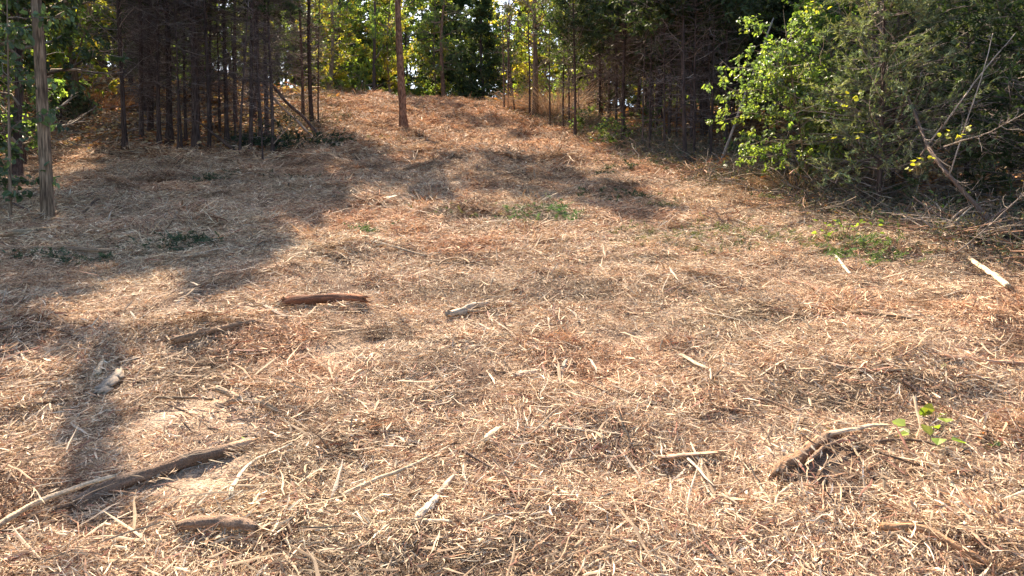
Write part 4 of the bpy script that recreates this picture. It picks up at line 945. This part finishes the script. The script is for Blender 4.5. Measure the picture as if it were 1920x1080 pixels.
# pale tall snag in the thicket
q = px(1655, 400); dsn = dead_branches(871, 60, 1.0, 4.8, 1.1, 5, .55, .01, (.05, 1.))
tree('dead_tree', 'pale bare dead tree rising through the feathery cedar', 'dead tree', q + np.array([.25, .9, 0]), 5.8, .055, B_grey, [('twigs', dsn)], 0, 1, (0, .03), wob=.05, seed=1.)
def limb3(name, label, cat, pts, r0, r1, col, seed, tw=0, mat=None, K=22, wob=.9, twl=.5):
    P = smooth(polyline(pts, K), 3); r = np.random.RandomState(seed); P = P + np.cumsum(r.randn(K, 3), 0) * r0 * wob * .35
    org = P[0].copy(); t = np.linspace(0, 1, K)
    me = logmesh(P - org, r0, r1, seed, mat or M_stick, col, 8, 1., .07)
    o = link(name, me); o.location = org; tag(o, label, cat)
    if tw:
        B = Buf(); Q, Lq = sub_set(r, (P - org)[None], np.array([1.]), tw, twl, 5, .85, .15, .07)
        tubes(B, Q, .006 * np.linspace(1, .35, 5) * (.6 + .9 * r.rand(len(Q), 1)), 3, pal(r, len(Q), [(.2, .16, .13), (.13, .1, .085), (.27, .23, .19)]))
        Q2, _ = sub_set(r, Q, Lq, 4, .5, 4, .8, .2, .07)
        tubes(B, Q2, .003 * np.linspace(1, .5, 4) * np.ones((len(Q2), 1)), 3, pal(r, len(Q2), [(.2, .16, .13), (.13, .1, .085)]))
        link('twigs', B.mesh('twigs', M_twig), o)
    return o
def at(u, v, d):     # point at picture position and distance along the view axis
    a = (u - 960) / FOC; b = (540 - v) / FOC
    return np.array([a, math.cos(PITCH) + b * math.sin(PITCH), -math.sin(PITCH) + b * math.cos(PITCH)]) * d + np.array([0, 0, CAMH])
limb3('fallen_limb', 'thick bent brown limb arching down through the dark thicket on the right', 'branch', [at(1690, 150, 12.6), at(1735, 260, 11.7), at(1760, 300, 11), at(1800, 345, 10.8), at(1835, 385, 10.6), at(1890, 450, 10.4)], .022, .034, (.105, .075, .06), 880, 40)
limb3('dead_limb', 'long pale dead stem leaning right up through the dark thicket', 'branch', [at(1725, 290, 11.6), at(1800, 190, 11.2), at(1850, 125, 11.2), at(1905, 60, 11.4)], .013, .006, (.30, .25, .21), 881, 16, twl=.4)
limb3('dead_limb', 'second pale dead stem crossing the long leaning one', 'branch', [at(1780, 330, 11.2), at(1815, 220, 11), at(1850, 110, 11.), at(1860, 60, 11.2)], .011, .005, (.30, .25, .21), 882, 12, twl=.35)
limb3('dead_limb', 'bare twig reaching right at mid height of the dark thicket', 'branch', [at(1770, 275, 10.2), at(1850, 250, 10.), at(1930, 205, 9.9)], .009, .005, (.26, .22, .18), 883, 12, twl=.4)
limb3('dead_limb', 'bare curving twig low in the dark thicket at the right edge', 'branch', [at(1790, 475, 9.6), at(1850, 425, 9.5), at(1930, 350, 9.4)], .010, .006, (.22, .18, .15), 884, 18, twl=.4)
def thf(u): return 'the bright green bush' if u < 1500 else 'the gap between bush and feathery cedar' if u < 1620 else 'the feathery grey green cedar' if u < 1760 else 'the dark thicket by the right edge'
rT = np.random.RandomState(885)
for i in range(46):
    u = rT.uniform(1390, 1930); v = np.interp(u, [1390, 1500, 1620, 1700, 1800, 1930], [345, 375, 405, 425, 455, 480]) + rT.uniform(-8, 14)
    a = px(u, v); L = rT.uniform(.5, 1.7); az = rT.uniform(-.2, PI * 1.15); h = rT.uniform(.05, .95)
    b = a + np.array([math.cos(az) * L, abs(math.sin(az)) * L * .7, h]); m = (a + b) / 2 + np.array([rT.uniform(-.2, .2), 0, rT.uniform(-.05, .3)])
    o = limb3('dead_branch', 'bare tangled branch at the foot of ' + thf(u), 'branch', [a, m, b], rT.uniform(.01, .024), .007, [(.24, .19, .15), (.16, .11, .09), (.30, .25, .2)][i % 3], 886 + i, 7, K=12, twl=.35 * L)
    o['group'] = 'bare branches tangled at the foot of ' + thf(u)
# straw covered root lump beneath the bush
def tuft(name, label, cat, u, v, n, hgt, spread, cols, w_=.006, seed=1, lean=.5, p=None, group=None):
    r = np.random.RandomState(seed); p = px(u, v) if p is None else p; B = Buf(); K = 5
    a = r.rand(n) * 2 * PI; q = np.sqrt(r.rand(n)); b = np.stack([q * spread * np.cos(a) * .6, q * spread * np.sin(a) * .6, np.zeros(n)], -1)
    L = hgt * (.4 + .7 * r.rand(n)); D = np.stack([np.cos(a) * lean * q, np.sin(a) * lean * q, np.ones(n)], -1) + r.randn(n, 3) * .18
    t = np.linspace(0, 1, K); P = b[:, None] + D[:, None] * (L[:, None] * t)[..., None]; P[..., 0] += (np.cos(a) * L * .4)[:, None] * t ** 2; P[..., 2] -= (.35 * L)[:, None] * t ** 2.5
    ribbons(B, P, np.interp(t, [0, .5, 1], [1, .8, .1])[None] * (w_ * (.5 + .8 * r.rand(n)))[:, None] * .5, pal(r, n, cols), r.rand(n) * PI)
    o = link(name, B.mesh(name, M_dry, False)); o.location = p; return tag(o, label, cat, group)
TANS = [(.5, .36, .22), (.4, .26, .15), (.3, .18, .1), (.55, .42, .28)]
tuft('straw_mound', 'tan mound of dry grass under the bright green bush', 'grass clump', 1490, 362, 900, .55, .9, TANS, .008, 1, 1.1)
tuft('grass_tuft', 'frayed dry stump tuft standing in the right middle ground', 'grass tuft', 1582, 588, 170, .24, .14, TANS, .008, 2, .5)
tuft('grass_tuft', 'small brown tuft left of centre in the near right', 'grass tuft', 1215, 445, 70, .28, .12, [(.3, .24, .16), (.2, .17, .1)], .006, 3, .4)
tuft('shredded_stump', 'frayed rusty stump at the bottom right corner', 'stump', 1845, 1050, 260, .12, .22, [(.28, .17, .10), (.2, .11, .07), (.36, .26, .18)], .006, 4, 1.2)
tuft('bracken', 'rusty dead bracken at the crest beside the leftmost poles', 'bracken', 930, 192, 260, .8, .8, [(.5, .24, .1), (.42, .18, .07)], .02, 5, .9)
tuft('bracken', 'pale tan dead brush between the stout grey tree and its neighbours', 'brush', 1045, 228, 800, 2.2, 1.3, [(.42, .29, .18), (.5, .36, .24), (.3, .2, .13)], .02, 6, .5)
tuft('bracken', 'dry brush around the foot of the leaning crest stem', 'brush', 970, 214, 420, 1.3, .9, [(.42, .29, .18), (.5, .3, .18)], .018, 7, .5)
tuft('bracken', 'rusty undergrowth patch seen through the gap right of the near hardwood', 'brush', 190, 205, 500, .9, 2.6, [(.45, .2, .09), (.5, .3, .14)], .03, 8, .8)
tuft('bracken', 'dead rust brown brush behind the crest left of the lone pine', 'brush', 672, 170, 300, 1.3, 1.6, [(.35, .17, .09), (.3, .2, .12)], .03, 9, .8)
tuft('grass_tuft', 'dry brown tuft against the foot of the lone pine', 'grass tuft', 750, 247, 220, .45, .5, [(.32, .18, .11), (.42, .26, .16)], .014, 10, .8)
tuft('grass_tuft', 'frayed tuft on the centre right ridge', 'grass tuft', 1240, 560, 120, .16, .2, TANS, .007, 11, .8)

# green sprigs lying on the mulch
def sprigs(label, u, v, rx, ry, n, cols, seed, bl=.045, hgt=.07, cat='cedar sprigs', name='cedar_sprigs'):
    r = np.random.RandomState(seed); p = px(u, v); B = Buf()
    a = r.rand(n) * 2 * PI; q = np.sqrt(r.rand(n)); x = q * rx * np.cos(a); y = q * ry * np.sin(a)
    z = gz(p[0] + x, p[1] + y) - p[2] + .03 + hgt * r.rand(n) * (1 - q); az = r.rand(n) * 2 * PI; L = .12 + .16 * r.rand(n)
    D = np.stack([np.cos(az), np.sin(az), .15 + .25 * r.randn(n)], -1)
    P = np.stack([x, y, z], -1)[:, None] + D[:, None] * (L[:, None] * np.linspace(0, 1, 4))[..., None]
    tubes(B, P, .0022, 3, pal(r, n, DEADC)); C, T, i = along(r, P, 36, .05)
    blades(B, C, T + r.randn(len(C), 3) * .55, bl * (.6 + .7 * r.rand(len(C))), bl * .11, pal(r, n, cols)[i], r)
    o = link(name, B.mesh(name, M_sprig, False)); o.location = p; return tag(o, label, cat)
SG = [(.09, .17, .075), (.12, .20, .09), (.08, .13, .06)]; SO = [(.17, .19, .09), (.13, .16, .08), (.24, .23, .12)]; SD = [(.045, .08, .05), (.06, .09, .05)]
sprigs('fresh green cedar sprigs lying in the middle of the clearing', 1008, 405, .8, .8, 170, SG, 1, .05, .14)
sprigs('thin scatter of green sprigs left of the fresh green ones', 895, 410, 1.1, .7, 90, SO, 2)
sprigs('small flat green patch on the mulch in the left middle distance', 707, 442, .4, .3, 60, SG, 3)
sprigs('wide faded green patch right of the fresh cedar sprigs', 1330, 445, 1.5, 1.2, 300, SO, 4)
sprigs('faded green patch reaching toward the yellow seedling', 1480, 470, 1.1, .9, 190, SO, 5)
sprigs('leafy green heap around the yellow green seedling', 1610, 480, .8, .6, 130, [(.14, .2, .06), (.10, .15, .06)], 6, .05, .2)
sprigs('green sprigs at the edge of the mulch under the leafy bush', 1462, 385, .6, .4, 120, SO, 7, .05, .15)
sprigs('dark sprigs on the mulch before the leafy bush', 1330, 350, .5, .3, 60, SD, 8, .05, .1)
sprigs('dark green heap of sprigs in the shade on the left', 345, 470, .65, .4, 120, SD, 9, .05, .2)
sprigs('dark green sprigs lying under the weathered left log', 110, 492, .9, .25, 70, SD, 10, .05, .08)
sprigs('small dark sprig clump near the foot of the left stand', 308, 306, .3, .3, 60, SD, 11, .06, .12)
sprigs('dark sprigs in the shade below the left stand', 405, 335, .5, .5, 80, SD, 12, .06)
sprigs('faint green patch on the sunlit slope near the brush pile', 628, 228, .8, .9, 110, SO, 13, .08, .12)
sprigs('green patch left of the foot of the lone pine', 725, 270, .7, .8, 90, SO, 14, .08, .1)
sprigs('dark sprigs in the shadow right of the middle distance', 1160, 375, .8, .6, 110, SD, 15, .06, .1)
sprigs('green weeds at the shadow end right of the middle', 1245, 395, .6, .4, 80, SO, 16, .05)
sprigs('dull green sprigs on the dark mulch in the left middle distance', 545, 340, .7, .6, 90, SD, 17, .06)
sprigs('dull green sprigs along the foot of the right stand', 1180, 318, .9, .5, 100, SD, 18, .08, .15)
for i, (u, v, s_, lb) in enumerate([(1100, 262, 1.1, 'low green shrub at the edge of the trees near the slender cedar'), (1150, 285, 1.0, 'broad leaved low shrub at the foot of the halfway cedar'), (1215, 268, 1.2, 'dark low shrub between the stems of the right stand'), (1045, 205, 1.4, 'dark evergreen shrub behind the stout grey tree'), (1400, 322, .9, 'shaded shrub behind the bright green bush')]):
    sapling(u, v, s_, lb, 830 + i, LD + LG, 22, .7, .09, .05, cat='shrub', name='low_shrub', r0=.012)
sapling(1085, 235, 3.6, 'young tree with sparse yellow green leaves behind the slender cedar', 836, [(.2, .26, .05), (.26, .3, .06)], 22, 1.5, .13, 1.4)
sapling(1150, 215, 3.2, 'young tree with a few yellow leaves behind the halfway cedar', 837, [(.2, .26, .05), (.3, .3, .06)], 16, 1.3, .12, .9)

# seedlings with big leaves in front
def seedling(label, u, v, n, size, cols, seed, hgt=.12, spread=.15, cat='seedling', wr=.45, name='seedling', p=None):
    r = np.random.RandomState(seed); p = px(u, v) if p is None else p; B = Buf()
    a = r.rand(n) * 2 * PI; q = np.sqrt(r.rand(n)); E = np.stack([q * spread * np.cos(a), q * spread * np.sin(a), hgt * (.4 + .7 * r.rand(n))], -1)
    S = E * np.array([.25, .25, 0]); P = S[:, None] * (1 - np.linspace(0, 1, 5))[None, :, None] + E[:, None] * np.linspace(0, 1, 5)[None, :, None]; P[..., 2] += .1 * hgt * np.sin(np.linspace(0, PI, 5))
    W = Buf(); tubes(W, P, .0025, 3, (.2, .16, .08))
    D = np.stack([np.cos(a + .6 * r.randn(n)), np.sin(a + .6 * r.randn(n)), .1 + .35 * r.randn(n)], -1)
    leaves(B, E, D, size * (.7 + .5 * r.rand(n)), pal(r, n, cols), r, wr, .2)
    root = bpy.data.objects.new(name, None); COL.objects.link(root); root.location = p; tag(root, label, cat)
    link('stems', W.mesh('stems', M_twig), root); link('leaf', B.mesh('leaf', M_leaf, False), root) if n < 2 else link('foliage', B.mesh('foliage', M_leaf, False), root)
    return root
YG = [(.24, .31, .05), (.19, .27, .05), (.31, .33, .06)]
seedling('low seedling with round bright yellow green leaves at the lower right', 1745, 846, 8, .095, YG, 1, .15, .2, wr=.5)
seedling('single bright yellow green leaf cluster above the round leaved seedling', 1756, 800, 4, .10, YG, 2, .14, .04, wr=.5)
seedling('bushy yellow green seedling among sprigs before the dark thicket', 1590, 462, 42, .075, [(.22, .28, .06), (.15, .21, .05)], 3, .34, .5)
seedling('small plant with dull red leaves at the right picture edge', 1848, 846, 7, .045, [(.3, .1, .06), (.14, .22, .06)], 4, .10, .08)
seedling('small green leaf pair left of the centre right twig', 1450, 748, 3, .035, YG, 5, .05, .04)
seedling('tiny green sprout just below the centre of the picture', 956, 764, 3, .028, YG, 6, .04, .02)
seedling('tiny green sprout by the pale piece near the left shadow stripe', 243, 684, 4, .035, YG, 7, .04, .05)
seedling('small yellow leaf sprout near the top of the lower right quarter', 1758, 700, 4, .04, YG, 8, .08, .04)
seedling('tiny yellow green sprout in the right middle distance', 1197, 487, 4, .05, YG, 9, .06, .06)
seedling('long leaved green sprig at the foot of the dark thicket', 1785, 432, 26, .10, [(.2, .32, .07), (.26, .36, .07)], 10, .55, .35, wr=.22)
seedling('small yellow sprout by the short brown log', 1543, 812, 3, .035, YG, 11, .05, .03)
seedling('pale green leaf at the pale end of the long dark log', 460, 836, 2, .04, [(.3, .38, .2)], 12, .05, .02)
for i, (u, v, d, lb) in enumerate([(1530, 28, 13.2, 'bright yellow leaf spray high above the green bush'), (1788, 6, 11, 'orange leaf spray at the top edge over the dark thicket'), (1790, 272, 10.2, 'yellow vine leaves hanging before the dark thicket'), (1585, 205, 12.3, 'yellow leaf cluster between bush and feathery cedar'), (1590, 275, 12.2, 'yellow leaf string low on the feathery cedar'), (1722, 328, 10.6, 'orange yellow leaf cluster on the thicket edge')]):
    seedling(lb, 0, 0, 11, .075, [(.40, .36, .05), (.32, .33, .06)] if 'orange leaf' not in lb else [(.6, .25, .03)], 30 + i, .22, .2, 'leaf spray', p=at(u, v, d), name='leaf_spray')

# ---- individually laid splinters and sticks
SPL = []
for q in range(12):
    r = np.random.RandomState(1000 + q); B = Buf(); K = 7; L = 1.
    t = np.linspace(-.5, .5, K); P = np.stack([t * L, .035 * r.randn() * (1 - 4 * t ** 2) + .006 * r.randn(K), .02 + .03 * r.rand() * (1 - 4 * t * t) + .006 * r.randn(K)], -1)
    tubes(B, P[None], (np.array([.25, .8, 1, 1, .9, .6, .12]) * (.014 + .016 * r.rand()) * (1 + .15 * r.randn(K)))[None], 6, pal(r, 1, [(.44, .34, .23), (.35, .25, .16), (.32, .18, .11), (.28, .23, .18)]), flat=.35, rough=.14, rng=r)
    SPL.append(B.mesh('wood_splinter', M_wood, False))
STK = []
for q in range(8):
    r = np.random.RandomState(1100 + q); B = Buf(); K = 9; t = np.linspace(-.5, .5, K)
    P = np.stack([t, .055 * r.randn() * (1 - 4 * t ** 2) + np.cumsum(.012 * r.randn(K)), .015 + .02 * r.rand() * (1 - 4 * t * t) + .004 * r.randn(K)], -1)
    tubes(B, P[None], (np.linspace(1, .5, K) * .010 * (1 + .12 * r.randn(K)))[None], 5, pal(r, 1, [(.26, .185, .125), (.16, .11, .08), (.34, .26, .18), (.10, .07, .055)]), rough=.08, rng=r)
    STK.append(B.mesh('stick', M_stick))
PREP = set('in on at of the a an with and by to from under above below left right right. running lying its just out near off over beside across upper lower dark pale down through cut half into bottom first second between again'.split())
r = np.random.RandomState(1200)
for nm, meshes, n, l0, l1, lb, grp in (('wood_splinter', SPL, 230, .12, .42, 'flat shredded splinter of wood lying on the mulch', 'splinters lying on the mulch'), ('stick', STK, 270, .2, .75, 'thin stick lying on the mulched ground', 'sticks lying on the mulch')):
    k = 0
    while k < n:
        y = 2.8 + 17 * r.rand() ** 1.7; x = (r.rand() * 2 - 1) * (.72 * y + .4)
        if lane(np.array([x]), np.array([y]))[0] < .2: continue
        L = l0 + (l1 - l0) * r.rand() ** 2 ; L *= 1 + .03 * y
        s = r.rand() * 2 * PI; e = .2
        o = link(nm, meshes[r.randint(len(meshes))]); o.scale = (L, L * r.uniform(.6, 1.2) * (1 if nm == 'stick' else 1), L); o.location = (x, y, float(gz(x, y)) + .03)
        c, d = math.cos(s), math.sin(s); dz = float(gz(x + c * L / 2, y + d * L / 2) - gz(x - c * L / 2, y - d * L / 2)) / L
        o.rotation_euler = (r.uniform(-.3, .3), -math.atan(dz) + r.uniform(-.16, .16), s); 
        mk = min(MARKS, key=lambda m: (m[0] - x) ** 2 + (m[1] - y) ** 2)[2]; mk = ' '.join(mk.split()[:7])
        while mk.split()[-1] in PREP: mk = ' '.join(mk.split()[:-1])
        tag(o, lb.split(' lying')[0] + ' nearest the ' + mk, nm.replace('_', ' '), nm.replace('_', ' ') + 's nearest the ' + mk); k += 1
